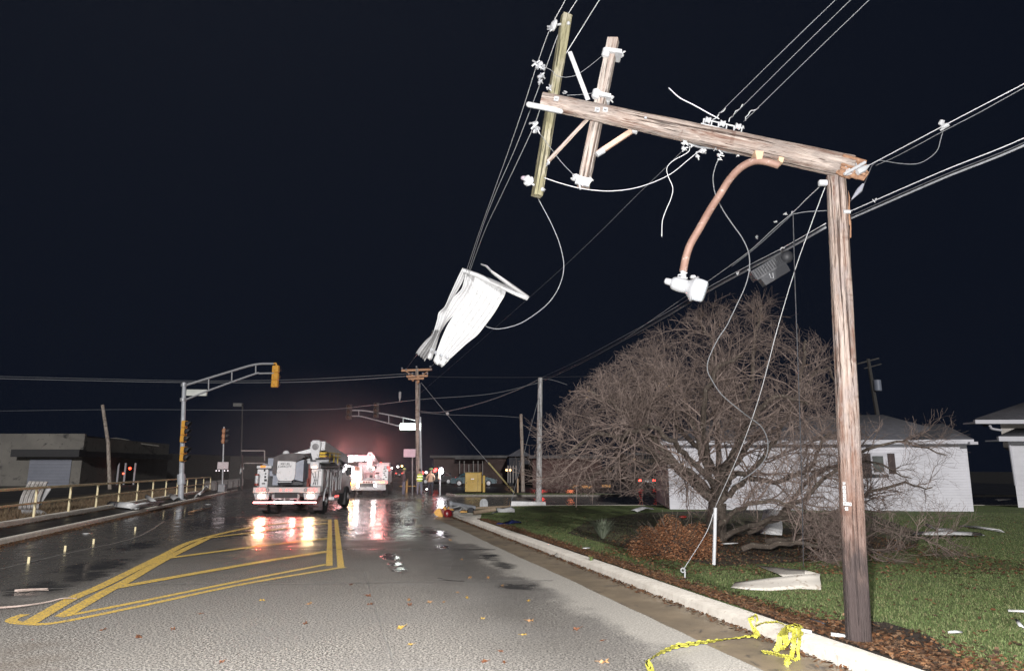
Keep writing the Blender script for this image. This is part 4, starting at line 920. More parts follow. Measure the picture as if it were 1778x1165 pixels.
# cars
def car(loc, rz, mat, label, L_=4.6, sedan=True, lights=None):
    t = empty('parked_car', loc, rz, label=label, cat='car')
    def bd(mb, name, m, par=None, **k): return mb.build(name, m, par or t, local=True, **k)
    h = .72 if sedan else .95; top = 1.42 if sedan else 1.75; x0 = -L_/2
    low = [(x0+.05, .3), (x0, .55), (x0+.08, h-.02), (x0+1.0, h+.2), (x0+3.55 if sedan else L_/2-.12, h+.2), (L_/2-.05, h+.1), (L_/2, .5), (L_/2-.08, .3)]
    mb = MB(); mb.prism([L(x, -.88, z) for x, z in low], (0, 1.76, 0)); o = bd(mb, 'body', mat, auto=30)
    ca = [(x0+1.15, h+.19), (x0+1.75, top-.05), (x0+2.1, top), (x0+3.2, top), (x0+3.95, h+.22)] if sedan else [(x0+1.1, h+.19), (x0+1.6, top-.05), (x0+1.9, top), (L_/2-.35, top-.02), (L_/2-.1, h+.2)]
    mb = MB(); A = [L(x, -.72+.08*(z > h+.3), z) for x, z in ca]; mb.prism(A, (0, 1.44-.16*0, 0)); cabin = bd(mb, 'cabin', mat, auto=30)
    wn = [(ca[0][0]+.2, h+.24), (ca[1][0]+.08, top-.12), (ca[-2][0]-.02, top-.12), (ca[-1][0]-.25, h+.24)]
    for sy in (-1, 1):
        mb = MB(); q = [L(x, sy*.735, z) for x, z in wn]; mb.prism(q if sy < 0 else q[::-1], (0, sy*.01, 0)); bd(mb, 'window', GLASSD, cabin)
    bd(MB().prism([L(L_/2-.33 if not sedan else ca[-1][0]-.1, y, z) for y, z in ((-.6, h+.3), (.6, h+.3), (.5, top-.15), (-.5, top-.15))], (.28 if not sedan else -.3, 0, 0)), 'rear_window', GLASSD, cabin)
    for x in (x0+.85, L_/2-.9):
        for sy in (-1, 1):
            w_ = bd(MB().lathe([(-.1, .2), (-.1, .3), (-.06, .33), (.06, .33), (.1, .3), (.1, .2)], (x, sy*.8, .33), (0, 1, 0), 18), 'wheel', TYRE)
            bd(MB().lathe([(0, .21), (.02, .2), (.03, .08)], (x, sy*.885, .33), (0, sy, 0), 12), 'rim', GALVW, w_)
    for sy in (-1, 1):
        bd(MB().box((x0+.06, sy*.66, h-.12), (.1, .3, .13), bev=.02), 'headlight', CHEV if not lights else lights[0])
        bd(MB().box((L_/2-.03, sy*.66, h-.02), (.08, .26, .15), bev=.02), 'tail_lamp', lights[1] if lights else REDM)
    bd(MB().box((L_/2+.0, 0, .62), (.03, .34, .17)), 'number_plate', SIDING)
    return t
TEAL = M('teal_car_paint', (.008, .055, .072), (.006, .045, .06), .3, 0, 3, bp=0)
c = at(823, 843, 71); c.z = 0; car(c, R(180), TEAL, 'teal sedan parked behind the mustard cabinet', 4.7)
c = at(757, 846, 82); c.z = 0; car(c, R(15), M('black_car_paint', (.015, .015, .018), None, .3, bp=0), 'black sedan parked to the right of the three workers', 4.4, lights=(E_WARM, E_RED))
c = at(1112, 845, 66); c.z = 0; car(c, R(-84), M('black_car_paint2', (.012, .012, .015), None, .3, bp=0), 'black car with glowing red tail lamps seen from behind under the tree', 4.4, lights=(E_WARM, EM('tail_bright', (1, .05, .03), 9)))
c = at(690, 822, 150); c.z = 0; car(c, R(-70), M('black_car_paint3', (.02, .02, .02), None, .3, bp=0), 'distant car with small headlamps on the road past the trucks', 4.4, False, lights=(E_WHITE, E_RED))
for i, (a, c, m_, l) in enumerate(((757, 815, 'r', 'red lamp glowing just left of the blazing white post lamp'), (740, 820, 'w', 'small white lamp between the two right workers'), (680, 813, 'w', 'tiny white lamp far down the road, left of the others'), (691, 810, 'w', 'tiny white lamp far down the road, higher than its neighbours'), (698, 809, 'a', 'tiny amber lamp above the left worker'), (733, 821, 'r', 'small red lamp over the vest of the middle worker'), (755, 817, 'r', 'second red lamp beside the red lamp left of the white post lamp'), (741, 850, 'w', 'white ground lamp between the middle and right workers'))):
    Yl = 60 if a > 720 else 140
    tag(MB().lathe([(0, .1), (.05, .13*Yl/60*(1.1 if m_ == 'r' else .7)), (.1, .05)], at(a, c, Yl), (0, -1, 0), 10).build('distant_lamp', {'r': EM('dist_red', (1, .06, .05), 7), 'w': EM('dist_white', (1, .97, .9), 9), 'a': EM('dist_amber', (1, .6, .2), 7)}[m_]), l, 'lamp')

# ================================================================ people
def skin(name, chain_pts, edges, radii, mats, parent=None, lvl=1, root=0):
    me = bpy.data.meshes.new(name); me.from_pydata([tuple(p) for p in chain_pts], edges, []); o = bpy.data.objects.new(name, me); col.objects.link(o)
    if parent: o.parent = parent
    for m in mats: me.materials.append(m)
    md = o.modifiers.new('skin', 'SKIN'); md.use_smooth_shade = True
    for i, r in enumerate(radii):
        rr = r if isinstance(r, tuple) else (r, r); me.skin_vertices[0].data[i].radius = rr; me.skin_vertices[0].data[i].use_root = (i == root)
    sb = o.modifiers.new('sub', 'SUBSURF'); sb.levels = lvl; sb.render_levels = lvl
    return o
def person(loc, rz, label, top_mat, leg_mat, arm=0, vest=None, hat=None, H=1.0):
    """one continuous body, coloured by height; vest, trousers and helmet are clothing over it"""
    p = [(0, 0, .95), (0, 0, 1.12), (0, .0, 1.32), (0, 0, 1.44), (0, .0, 1.52), (0, .02, 1.62), (0, .03, 1.72)]; r = [(.15, .11), (.145, .105), (.17, .11), (.09, .07), (.055, .055), (.085, .095), (.075, .085)]
    e = [(i, i+1) for i in range(6)]
    def ch(start, pts, rs):
        k = start
        for q, rr in zip(pts, rs): p.append(q); r.append(rr); e.append((k, len(p)-1)); k = len(p)-1
        return k
    for s in (-1, 1):
        ch(0, [(s*.10, 0, .86), (s*.12, .02, .5), (s*.13, -.01, .1), (s*.135, .12, .045)], [(.10, .10), (.062, .065), (.045, .05), (.04, .035)])
        hand = [(s*.19, 0, 1.40), (s*.27, -.02, 1.15), (s*.25, .16+arm, 1.0+arm*.6), (s*.20, .24+arm, 1.0+arm*.7)]
        k = ch(3, hand, [(.065, .06), (.05, .05), (.035, .035), (.035, .022)])
        bx, by, bz = hand[-1]
        for j, ln in enumerate((.06, .075, .08, .07)):
            ch(k, [(bx+(j-1.5)*.02, by+ln*.6, bz-.005), (bx+(j-1.5)*.022, by+ln, bz-.03)], [(.009, .009), (.008, .008)])
        ch(k, [(bx-s*.035, by+.03, bz+.01), (bx-s*.04, by+.06, bz)], [(.011, .011), (.009, .009)])
    m, n, b = nodes('person_surface'); t = n.nodes.new('ShaderNodeTexCoord'); sx = n.nodes.new('ShaderNodeSeparateXYZ'); n.links.new(t.outputs['Object'], sx.inputs[0])
    c = mixc(n, maprange(n, sx.outputs[2], .90, .93), leg_mat, top_mat); c = mixc(n, maprange(n, sx.outputs[2], 1.47, 1.49), c, (.42, .26, .2)); c = mixc(n, maprange(n, sx.outputs[2], .07, .09, 1, 0), c, (.03, .02, .02))
    n.links.new(c, b.inputs['Base Color']); b.inputs['Roughness'].default_value = .8
    o = skin('person', p, e, r, [m]); o.location = loc; o.rotation_euler = (0, 0, rz); o.scale = (H, H, H); tag(o, label, 'person')
    def pc(mb, name, mat): x = mb.build(name, mat, o, local=True); return x
    if vest: pc(MB().lathe([(0, .19), (.2, .185), (.42, .205), (.52, .16), (.54, .1)], (0, 0, .93), (0, 0, 1), 16), 'safety_vest', vest)
    if vest:
        for z in (1.08, 1.27): pc(MB().lathe([(0, .2), (.05, .202)], (0, 0, z), (0, 0, 1), 16), 'reflective_band', EM('reflective_band', (.9, 1, .6), 1.2))  # bands given a glow in place of returned light
    if hat: pc(MB().lathe([(0, .15), (.015, .15), (.02, .125), (.09, .115), (.135, .06), (.14, 0)], (0, .03, 1.72), (0, 0, 1), 16), 'hard_hat', hat)
    pc(MB().lathe([(0, .09), (.06, .1), (.13, .09), (.16, .04)], (0, .005, 1.63), (0, 0, 1), 12), 'hair', M('dark_hair', (.05, .035, .025), None, .8))
    mb = MB(); mb.ball((-.033, .125, 1.665), .013, 6); mb.ball((.033, .125, 1.665), .013, 6); pc(mb, 'eyes', INK)
    pc(MB().ball((0, .135, 1.64), .017, 6, (.8, 1.3, 1.2)), 'nose', M('skin_tone', (.42, .26, .2), None, .6)); pc(MB().ball((0, .118, 1.6), .02, 6, (1.3, .6, .3)), 'mouth', M('lip_tone', (.3, .13, .11), None, .6))
    pc(MB().ball((-.095, .02, 1.64), .025, 6, (.4, .8, 1.2)).ball((.095, .02, 1.64), .025, 6, (.4, .8, 1.2)), 'ears', M('skin_tone', (.42, .26, .2), None, .6))
    return o
HIVIS = M('hi_vis_lime', (.6, .75, .15), (.5, .65, .1), .6, 0, 6)
for a, f, lab, tm, lm, v_, h_, rz in ((700, 858, 'worker in a dark jacket, jeans and lime helmet, left of the utility pole', (.05, .05, .06), (.16, .17, .22), None, M('lime_hat', (.4, .55, .15), None, .4), R(-60)),
                                     (728, 859, 'worker in a bright lime vest and jeans at the foot of the utility pole', (.10, .1, .11), (.2, .21, .27), HIVIS, None, R(20)),
                                     (747, 858, 'worker in a tan shirt, dark trousers and green helmet seen from behind', (.55, .38, .26), (.03, .035, .05), None, M('green_hat', (.2, .35, .1), None, .4), R(10))):
    q = at(a, f, 45.5); q.z = 0
    person(q, rz, lab, tm, lm, .0, v_, h_, .96)

# ================================================================ the snapped pole
def spar(name, A, B, r0, r1, mat, parent=None, n=28, rings=60, rag0=0, rag1=0, seed=1):
    """round timber from A to B along its own local Z, checked and slightly uneven; rag0/rag1: depth of torn fibres at the ends"""
    r = random.Random(seed); A = Vector(A); B = Vector(B); Ln = (B-A).length; mb = MB(); vs = []
    ph = [r.uniform(0, 6.28) for _ in range(8)]; off = [(r.uniform(-1, 1), r.uniform(-1, 1)) for _ in range(n)]
    for i in range(rings+1):
        h = i/rings
        for k in range(n):
            th = 2*math.pi*k/n; rr = r0+(r1-r0)*h
            rr *= 1+.018*math.sin(3*th+ph[0]+h*2)+.014*math.sin(7*th+ph[1])+.012*math.sin(h*31+th*2+ph[2])+.02*(abs(off[k][0]) > .72)*-1*(.5+.5*math.sin(h*9+off[k][1]*5))
            z = h*Ln
            if rag0 and i < 3: z += rag0*(1-i/3)*(.5+.5*off[k][0])
            if rag1 and i > rings-3: z -= rag1*(1-(rings-i)/3)*(.5+.5*off[k][1])
            vs.append((rr*math.cos(th), rr*math.sin(th), z))
    fs = [(i*n+k, i*n+(k+1) % n, (i+1)*n+(k+1) % n, (i+1)*n+k) for i in range(rings) for k in range(n)]
    fs += [tuple(range(n-1, -1, -1)), tuple(range(rings*n, rings*n+n))]
    mb.add(vs, fs); o = mb.build(name, mat, parent, local=True, auto=60)
    m = Matrix.Translation(A) @ (B-A).to_track_quat('Z', 'Y').to_matrix().to_4x4()
    if parent: m = wm(parent).inverted() @ m
    o.matrix_basis = m
    return o
def beam(name, A, B, w_, h, mat, parent=None, facing=(0, -1, 0), seed=1, bev=.006):
    """squared timber from A to B along its own local Z, one side turned to `facing`"""
    A = Vector(A); B = Vector(B); t = (B-A).normalized(); Ln = (B-A).length; y = -Vector(facing); y = (y-t*y.dot(t)).normalized(); x = y.cross(t)
    mb = MB(); mb.box((0, 0, Ln/2), (w_, h, Ln), bev=bev); o = mb.build(name, mat, parent, local=True)
    m = Matrix((x, y, t)).transposed().to_4x4(); m.translation = A
    if parent: m = wm(parent).inverted() @ m
    o.matrix_basis = m; return o
pb = P(1490, 1116, .1); YP = pb.y; ptop = at(1452, 306, YP)
pole_ = empty('broken_pole', pb, label='standing stump of the snapped wooden utility pole by the kerb, with number tags', cat='utility pole')
spar('trunk', pb-Vector((0, 0, .1)), ptop, .110, .094, W_POLE, pole_, n=36, rings=90, rag1=.0, seed=4)
# torn wood at the break
mb = MB(); r_ = random.Random(5)
for k in range(26):
    a = r_.uniform(0, 6.28); rr = r_.uniform(.02, .075); b0 = ptop+Vector((math.cos(a)*rr*.85, math.sin(a)*rr*.85, -.35)); ln = r_.uniform(.25, .42) if math.cos(a) < .3 else r_.uniform(.05, .28)
    mb.tube([b0, b0+Vector((r_.uniform(-.01, .01), 0, ln*.7)), b0+Vector((r_.uniform(-.03, .03), r_.uniform(-.02, .02), ln))], [.02, .014, .002], 5)
mb.build('splinters', W_RAW, pole_)
mb = MB()
for k in range(3):
    x = ptop+(pb-ptop)*(.055+.03*k)+Vector((.092+r_.uniform(-.005, .008), -.03, 0)); mb.tube([x-Vector((0, 0, .16)), x+Vector((r_.uniform(-.0, .02), 0, 0)), x+Vector((r_.uniform(-.01, .03), 0, r_.uniform(.04, .1)))], [.008, .006, .001], 5)
mb.build('splinters', W_RAW, pole_)
# number tags
TAG = M('tag_white', (.5, .5, .5), (.42, .42, .42), .4)
def tagpx(a, c, s_, par):
    q = at(a, c, YP-.117); o = MB().box(q, (.030*s_, .004, .034*s_), bev=.001).build('number_tag', TAG, par); return o, q
for i, (a, c, ch) in enumerate(((1465.5, 839, 'C'), (1465.7, 846, '0'), (1466, 853, '0'), (1466.5, 860, '0'), (1466.8, 867, '0'), (1466.8, 874, 'A'), (1470.5, 874.5, '1'), (1475.8, 875, '3'), (1470, 883, '1'))):
    o, q = tagpx(a, c, .95 if i else .8, pole_); text(ch, .03, INK, o, wm(o).inverted() @ Matrix.Translation(q+Vector((0, -.0035, 0))) @ Matrix.Rotation(R(90), 4, 'X'), 'number', ext=.0008)
MB().tube([at(1464, 368, YP-.09), at(1476, 368, YP-.09)], .02, 8).build('clamp', GALVW, pole_)
MB().box(at(1429, 318, YP-.06), (.09, .05, .06), bev=.01).build('clamp', GALVW, pole_)

# the snapped top hanging sideways, with its two crossarms
Yt = YP-.04
A = at(1478, 291, Yt-.06); B = at(940, 175, Yt)
bt = empty('snapped_pole_top', A, label='snapped upper pole lying sideways in mid air, resting on the stump', cat='utility pole')
ax = (B-A).normalized(); upv = ax.cross(Vector((0, 1, 0))).normalized()
if upv.z < 0: upv = -upv
spar('trunk', A, B, .124, .087, W_OLD, bt, n=36, rings=90, rag0=.03, seed=9)
mb = MB()
for k in range(14):
    o_ = upv*r_.uniform(-.12, .06)+Vector((0, r_.uniform(-.12, .06), 0)); l_ = r_.uniform(.03, .16)
    mb.bar(A+ax*.15+o_, A-ax*l_+o_*1.02-Vector((0, 0, l_*.25)), r_.uniform(.02, .06), r_.uniform(.01, .03), up=(r_.uniform(-1, 1), r_.uniform(-1, 1), 1))
mb.build('splinters', W_RAW, bt)
for a, c, d, e in ((1480, 305, 1497, 311), (1460, 303, 1476, 309), (1494, 293, 1504, 297)):
    MB().tube([at(a-6, c-6, Yt-.1), at(a+4, c, Yt-.12), at(d, e, Yt-.1)], [.03, .032, .015], 6).build('splinters', W_RAW, bt)
Ya = Yt+.17
o1 = beam('crossarm', at(984, 27, Ya), at(932, 341, Ya), .105, .09, W_OLIVE, bt, facing=(.35, -1, 0))
o2 = beam('crossarm', at(1065, 69, Ya), at(1012, 326, Ya), .12, .1, W_PALE, bt, facing=(-.3, -1, 0))
for p0, p1 in (((989, 90), (1021, 174)),): beam('brace', at(*p0, Ya-.1), at(*p1, Ya-.12), .05, .012, GALVW, bt)
beam('brace', at(1022, 205, Ya-.1), at(951, 281, Ya-.1), .042, .012, W_PALE, bt)
beam('brace', at(1098, 227, Ya-.1), at(1036, 268, Ya-.1), .055, .045, M('copper_brace', (.62, .42, .33), (.45, .3, .22), .7, scale=14), bt)
MB().lathe([(0, .03), (.09, .034), (.1, .02)], at(1036, 269, Ya-.12), at(1098, 227, Ya)-at(1036, 268, Ya), 10).lathe([(0, .02), (.04, .05), (.07, .02)], at(1097, 228, Ya-.13), Vector((1, 0, .3)), 8).build('brace_end', GALVW, bt)
# metal end plate under the tip, bolts
beam('end_plate', at(914, 181, Ya-.2), at(978, 194, Ya-.2), .055, .05, GALVW, bt, bev=.015)
def hw(mb, a, c, Y, s_=1.0, n_=5, seed=0):        # a lumpy connector: bolts, clamps, eyes
    r2 = random.Random(seed+int(a)); q = at(a, c, Y)
    for k in range(n_):
        o_ = Vector((r2.uniform(-1, 1), r2.uniform(-.6, .6), r2.uniform(-1, 1)))*.022*s_
        if k % 2: mb.box(q+o_, (.022*s_, .022*s_, .036*s_), Matrix.Rotation(r2.uniform(0, 3), 3, Vector((r2.random(), r2.random(), r2.random()))), .004)
        else: d = Vector((r2.uniform(-1, 1), .2, r2.uniform(-1, 1))).normalized()*.034*s_; mb.tube([q+o_-d, q+o_+d], .007*s_, 6)
    return mb
for a, c in ((966, 172), (1037, 191), (1051, 191), (1120, 207)):
    q = at(a, c, Yt-.103); o = MB().box(q, (.05, .012, .05), Matrix.Rotation(R(12), 3, 'Y'), .002).build('washer', GALVW, bt); MB().lathe([(0, .016), (.03, .015)], q, (0, -1, 0), 6).build('bolt', GALV, o)
def clampset(c1, c2, px_, side):
    mb = MB(); q = at(*c1, Ya-.08); q1, q2 = at(*c1, Ya-.09), at(*c2, Ya-.09); mb.prism([q1, q2, q2+Vector((0, 0, -.045)), q1+Vector((0, 0, -.045))], (0, .18, 0))
    hw(mb, c2[0]-1, c2[1]+9, Ya-.02, 1.1, 6, 3); mb.build('band_clamp', GALVW, bt)
    MB().lathe([(0, .03), (.02, .045), (.09, .045), (.1, .03)], at(*px_, Ya-.05), Vector((.25, 0, 1)), 14).build('insulator', PORC, bt)
clampset((1052, 82), (1080, 86), (1050.5, 99), -1); clampset((1036, 158), (1061, 163), (1033, 171), -1)
mb = MB(); mb.bar(at(1000, 312, Ya-.09), at(1024, 318, Ya-.09), .03, .09); hw(mb, 998, 309, Ya-.04, 1.3, 6, 7); hw(mb, 1023, 314, Ya-.04, 1.0, 6, 8); hw(mb, 1011, 318, Ya-.1, 1.4, 5, 9); mb.build('band_clamp', GALVW, bt)
# arm-end insulators and their hot-line clamps
for (a, c), (d, e) in (((964, 44), (986, 41)), ((917, 316), (941, 329))):
    MB().tube([at(a, c, Ya-.05), at((a+d)/2, (c+e)/2, Ya-.02), at(d, e, Ya)], .012, 8).ball(at(d+1, e, Ya-.04), .022, 6).build('pin', GALVW, bt)
MB().lathe([(0, .02), (.015, .06), (.04, .066), (.055, .045), (.07, .02)], at(967, 46, Ya-.05), Vector((-1, -.2, .25)), 18).build('insulator', PORC, bt)
MB().lathe([(0, .02), (.02, .055), (.045, .058), (.06, .04), (.085, .038), (.09, .02)], at(921, 319, Ya-.08), Vector((-.55, -.8, .45)), 18).build('insulator', PORC, bt)
MB().ball(at(909, 309.5, Ya), .03, 8, (1, 1, .8)).build('tie_coil', M('lilac_grey', (.42, .36, .42), None, .5), bt)
mb = MB()
for a, c, s_, sd in ((955, 50, .9, 1), (934, 113, 1.5, 2), (944, 117, 1.0, 3), (938, 135, 1.3, 4), (937, 144, .9, 5), (928, 217, 1.3, 6), (931, 226, 1.1, 7), (953, 153, .8, 8), (980, 161, .6, 12), (952, 284, .7, 13), (944, 330, .5, 14)): hw(MB(), a, c, Ya-.1, s_, 6, sd).build('line_clamp', GALV, bt)
# secondary rack with three spools on the upper side
mb = MB(); rA = at(1216, 217, Yt-.05); rB = at(1294, 236, Yt-.05); mb.bar(rA, rB, .06, .012, up=upv)
for a, c in ((1222, 208), (1236, 211), (1248, 214), (1262, 217), (1275, 220), (1288, 223)): mb.tube([at(a-1.5, c+11, Yt-.05), at(a, c, Yt-.05)], .008, 6)
mb.tube([at(1221, 207, Yt-.05), at(1290, 223, Yt-.05)], .008, 8); hw(mb, 1290, 222, Yt-.05, .6, 4, 2)
rk = mb.build('secondary_rack', GALVW, bt)
dr = (rB-rA).normalized()
for a, c in ((1229, 209), (1254, 215), (1281, 220)):
    q = at(a, c, Yt-.05); MB().lathe([(-.03, .02), (-.025, .036), (-.01, .03), (0, .022), (.01, .03), (.025, .036), (.03, .02)], q, dr, 16).build('spool_insulator', PORC, rk)
mb = MB()
for a, c, s_, sd in ((1190, 249, 1.0, 1), (1186, 258, .9, 2), (1202, 253, .5, 9), (1218, 262, 1.3, 3), (1212, 272, .8, 4), (1242, 259, .5, 5), (1250, 268, .9, 6), (1249, 276, .6, 7), (1281, 270, .5, 8), (1324, 240, .5, 10)): hw(MB(), a, c, Yt-.02, s_, 5, sd).build('line_clamp', GALVW, bt)
MB().tube(smooth([at(a, c, Yt+.03) for a, c in ((1190, 247), (1215, 256), (1240, 258), (1262, 264), (1285, 267))], 5), .012, 6).build('jumper', WIREM, bt)
# wire grips at the broken end
mb = MB(); hw(mb, 1472, 296, Yt-.18, .8, 4, 3)
for k in range(6): q = at(1466+k*6, 303-k*3.4, Yt-.2); mb.tube([q, at(1472+k*6, 299-k*3.4, Yt-.2)], .016, 8)
mb.tube(smooth([at(a, c, Yt-.17) for a, c in ((1486, 284), (1485, 290), (1480, 300), (1470, 304))], 4), .01, 6)
mb.tube([at(1488, 300, Yt-.2), at(1499, 294, Yt-.2), at(1508, 288, Yt-.2)], [.03, .035, .012], 8); mb.build('wire_grip', GALVW, bt)

# street lamp hanging from the snapped top
lm = empty('street_lamp', at(1330, 283, Yt-.1), label='white street lamp head hanging on a curved rust brown arm below the snapped pole', cat='street lamp')
arm = smooth(pxl([(1352, 287), (1330, 281), (1310, 280), (1288, 290), (1268, 310), (1250, 338), (1232, 366), (1215, 396), (1199, 424), (1191, 447), (1186, 472)], Yt-.1), 6)
MB().tube(arm, [.038]*len(arm), 14).build('arm', COPPER, lm)
MB().prism([at(1304, 271, Yt-.02), at(1319, 272, Yt-.02), at(1316, 285, Yt-.02), at(1307, 286, Yt-.02)], (0, -.12, 0)).prism([at(1346, 278, Yt-.02), at(1355, 281, Yt-.02), at(1353, 290, Yt-.02), at(1346, 288, Yt-.02)], (0, -.1, 0)).build('bracket', M('bracket_tan', (.62, .46, .3), (.45, .3, .2), .6), lm)
hd = empty('lamp_head', at(1186, 492, Yt-.1)); hd.parent = lm; hd.matrix_parent_inverse = wm(lm).inverted()
PXM = (at(1187, 492, Yt-.1)-at(1186, 492, Yt-.1)).length
a0 = at(1155, 487.5, Yt-.1); d_ = (at(1222, 513, Yt-.1)-a0).normalized(); d_ = (d_+Vector((0, -.28, 0))).normalized()
S_ = lambda pr: [(h*PXM, r*PXM) for h, r in pr]
MB().lathe(S_([(-1, 3), (0, 4.5), (2, 5.5), (9, 6), (11, 5.5)]), a0, d_, 20).build('photocell', LUMW, hd)
MB().lathe(S_([(10, 6), (13, 10), (18, 12), (30, 12.5), (38, 11.5), (42, 14), (46, 18), (49, 21.5), (51, 22.5), (53, 22), (53.5, 20)]), a0, d_, 28).lathe(S_([(0, 5.2), (18, 5.0)]), at(1186, 470, Yt-.1), (0, 0, -1), 14).build('housing', LUMW, hd)
mb = MB(); mb.tube([at(1177, 478, Yt-.13), at(1193, 474, Yt-.13)], .008, 6).tube([at(1176, 481, Yt-.13), at(1194, 483, Yt-.13)], .007, 6).box(at(1203, 481, Yt-.12), (.05, .05, .03), bev=.008).build('bolt', GALVW, hd)
REFR = M('refractor_glass', (.66, .70, .74), (.55, .6, .66), .12, 0, 8, bp=0)
MB().lathe(S_([(53, 19.5), (60, 19.5), (68, 18.5), (70, 17.5), (71.5, 14), (72, 0.5)]), a0, d_, 28).build('refractor', REFR, hd)

# ================================================================ wires
def wire(pts, r, mat, label, name='power_line', n=8, group=None, sides=6):
    pts = list(pts); d0 = pts[0]-cam.location; tl = d0.normalized().z > .62 or (pts[0].x > 3.2 and pts[0].y < 5.3)
    if tl: pts = [pts[0]+(pts[0]-pts[1]).normalized()*k_ for k_ in (24, 10, 3)]+pts      # the span runs on over the photographer's head
    q = smooth(pts, n); r = r*(.56 if r < .012 else .75); return tag(MB().tube(q, r, sides).build(name, mat, auto=180), label, 'wire', group)
wire([P(1012, -60, 6.9), P(982, 0, 6.78)]+pxl([(955, 51), (931, 117), (907, 192), (878, 276), (856, 337), (830, 410), (808, 476)], 7.05, 12.95), .0085, WIREL, 'leftmost of the three bright wires sweeping over the crossarm ends to the hanging sheet')
wire([P(1040, -60, 6.9), P(1002, 0, 6.78)]+pxl([(973, 51), (943, 132), (925, 180), (893, 262), (862, 332), (836, 400), (810, 482)], 7.05, 13.0), .0085, WIREL, 'middle one of the three bright wires sweeping over the crossarm ends')
wire([P(1080, -60, 6.8), P(1041, 0, 6.6)]+pxl([(1008, 53), (985, 90), (966, 122), (954, 150)], 6.9, 7.0), .0095, WIREL, 'thick bright wire ending at the tip of the snapped pole')
wire(pxl([(937, 192), (928, 217), (905, 267), (868, 345), (840, 405), (812, 482)], 7.0, 13.02), .0085, WIREL, 'rightmost bright wire running from the lower line clamp to the hanging sheet')
wire(pxl([(752, 574), (742, 595), (722, 618), (704, 643)], 13.3, 49.8), .012, WIREM, 'dim wire from the hanging sheet down to the far crossarm, left one')
wire(pxl([(760, 625), (752, 633), (745, 641)], 15, 49.8), .012, WIREM, 'dim wire from the hanging sheet down to the far crossarm, right one')
wire(pxl([(1192, 255), (1150, 297), (1105, 340), (1040, 405), (980, 462), (920, 516), (870, 560), (800, 622), (728, 684)], 7.0, 49.8), .006, WIREM, 'straight dark wire running from the snapped pole to the far utility pole')
wire(pxl([(945, 309), (975, 319), (1012, 328), (1060, 332), (1110, 325), (1160, 305), (1195, 278), (1219, 258)], Ya-.05), .008, WIREL, 'slack wire looping under the two crossarms')
wire(pxl([(916, 320), (923, 318), (928, 332), (938, 352), (957, 388), (972, 425), (979, 462), (972, 495), (955, 523), (930, 545), (900, 563), (868, 571), (850, 569), (843, 566)], 7.0, 7.6), .009, WIREM, 'long loose wire curling down from the lower crossarm end')
wire(pxl([(1198, 254), (1196, 263), (1186, 270), (1168, 280), (1158, 292), (1160, 306), (1168, 326), (1165, 345), (1156, 366), (1150, 385), (1149, 411)], Yt-.02), .0075, WIREL, 'short dangling wire tail with a kink below the snapped pole')
wire(pxl([(1250, 272), (1242, 290), (1238, 312), (1243, 340), (1256, 366), (1272, 390), (1289, 414), (1300, 440), (1301, 468), (1294, 497), (1279, 530), (1262, 565), (1247, 588), (1232, 619), (1228, 640), (1235, 658), (1255, 687), (1295, 720), (1322, 741), (1333, 767), (1329, 795), (1307, 820), (1266, 846)], 7.0, 9.5), .011, WIREM, 'long dark cable hanging from the snapped pole into the bare tree')
wire(pxl([(1434, 322), (1425, 345), (1404, 402), (1380, 470), (1350, 570), (1318, 690), (1284, 785), (1240, 884)], 7.0, 10.3), .009, WIREL, 'bright guy wire slanting down in front of the bare tree', 'guy_wire')
ga = P(1186, 992, .2)
wire([at(1241, 883, 10.3), at(1226, 925, (10.3+ga.y)/2), ga+Vector((0, 0, .02))], .009, WIREL, 'lower guy wire running to the ground anchor eye by the kerb', 'guy_wire')
MB_ = MB(); MB_.lathe([(0, .012), (.3, .012)], ga-Vector((0, 0, .3)), (.1, 0, 1), 8)
k12 = [ga+Vector((math.cos(a*math.pi/6)*.03, 0, .02+math.sin(a*math.pi/6)*.03)) for a in range(13)]; MB_.tube(k12, .01, 6); tag(MB_.build('ground_anchor', GALVW), 'steel anchor eye standing in the grass by the kerb', 'anchor')
gq = [at(1242, 881, 10.3), at(1241, 930, 10.3), at(1239.5, 980, 10.3)]
tag(MB().tube(gq, .026, 12).build('guy_guard', PORC), 'white plastic guy guard tube hanging upright before the bare tree', 'guy guard')
wire(pxl([(1377, 370), (1380, 480), (1385, 620), (1390, 760), (1393, 880), (1395, 985)], 7.3, 9.6), .010, WIRED, 'black cable hanging straight down into the fallen branches')
wire(pxl([(1377, 372), (1400, 368), (1436, 366)], 7.3, 7.1), .008, WIREM, 'short dark cable from the upper strand to the stump')
wire(pxl([(2000, 30), (1778, 146), (1640, 218), (1500, 292), (1476, 303)], 4.6, 7.0), .0085, WIREL, 'bright strand running to the broken end from the upper right')
wire(pxl([(1790, 146), (1700, 196), (1642, 226), (1560, 270), (1520, 288)], 4.9, 6.8), .007, WIREM, 'grey cable lashed under the upper right strand')
wire(pxl([(1640, 218), (1634, 240), (1627, 262), (1610, 277), (1590, 285), (1560, 284), (1525, 278)], 5.9, 6.7), .007, WIREM, 'drooping grey cable loop below the upper right strand')
wire(pxl([(1525, 279), (1514, 288), (1508, 302), (1500, 320), (1490, 336), (1474, 352)], 6.8), .010, WIRED, 'black cable bending down past the broken end')
tag(MB().tube(pxl([(1499, 320), (1492, 331), (1479, 346)], 6.75), [.012, .03, .006], 10).build('cable_splice', M('splice_grey', (.30, .31, .36), None, .5)), 'grey tapered cable splice beside the stump top', 'splice')
tag(hw(MB(), 1637, 217, 5.9, 1.3, 6, 3).build('strand_clamp', GALVW), 'strand clamp where the grey loop leaves the upper right strand', 'clamp')
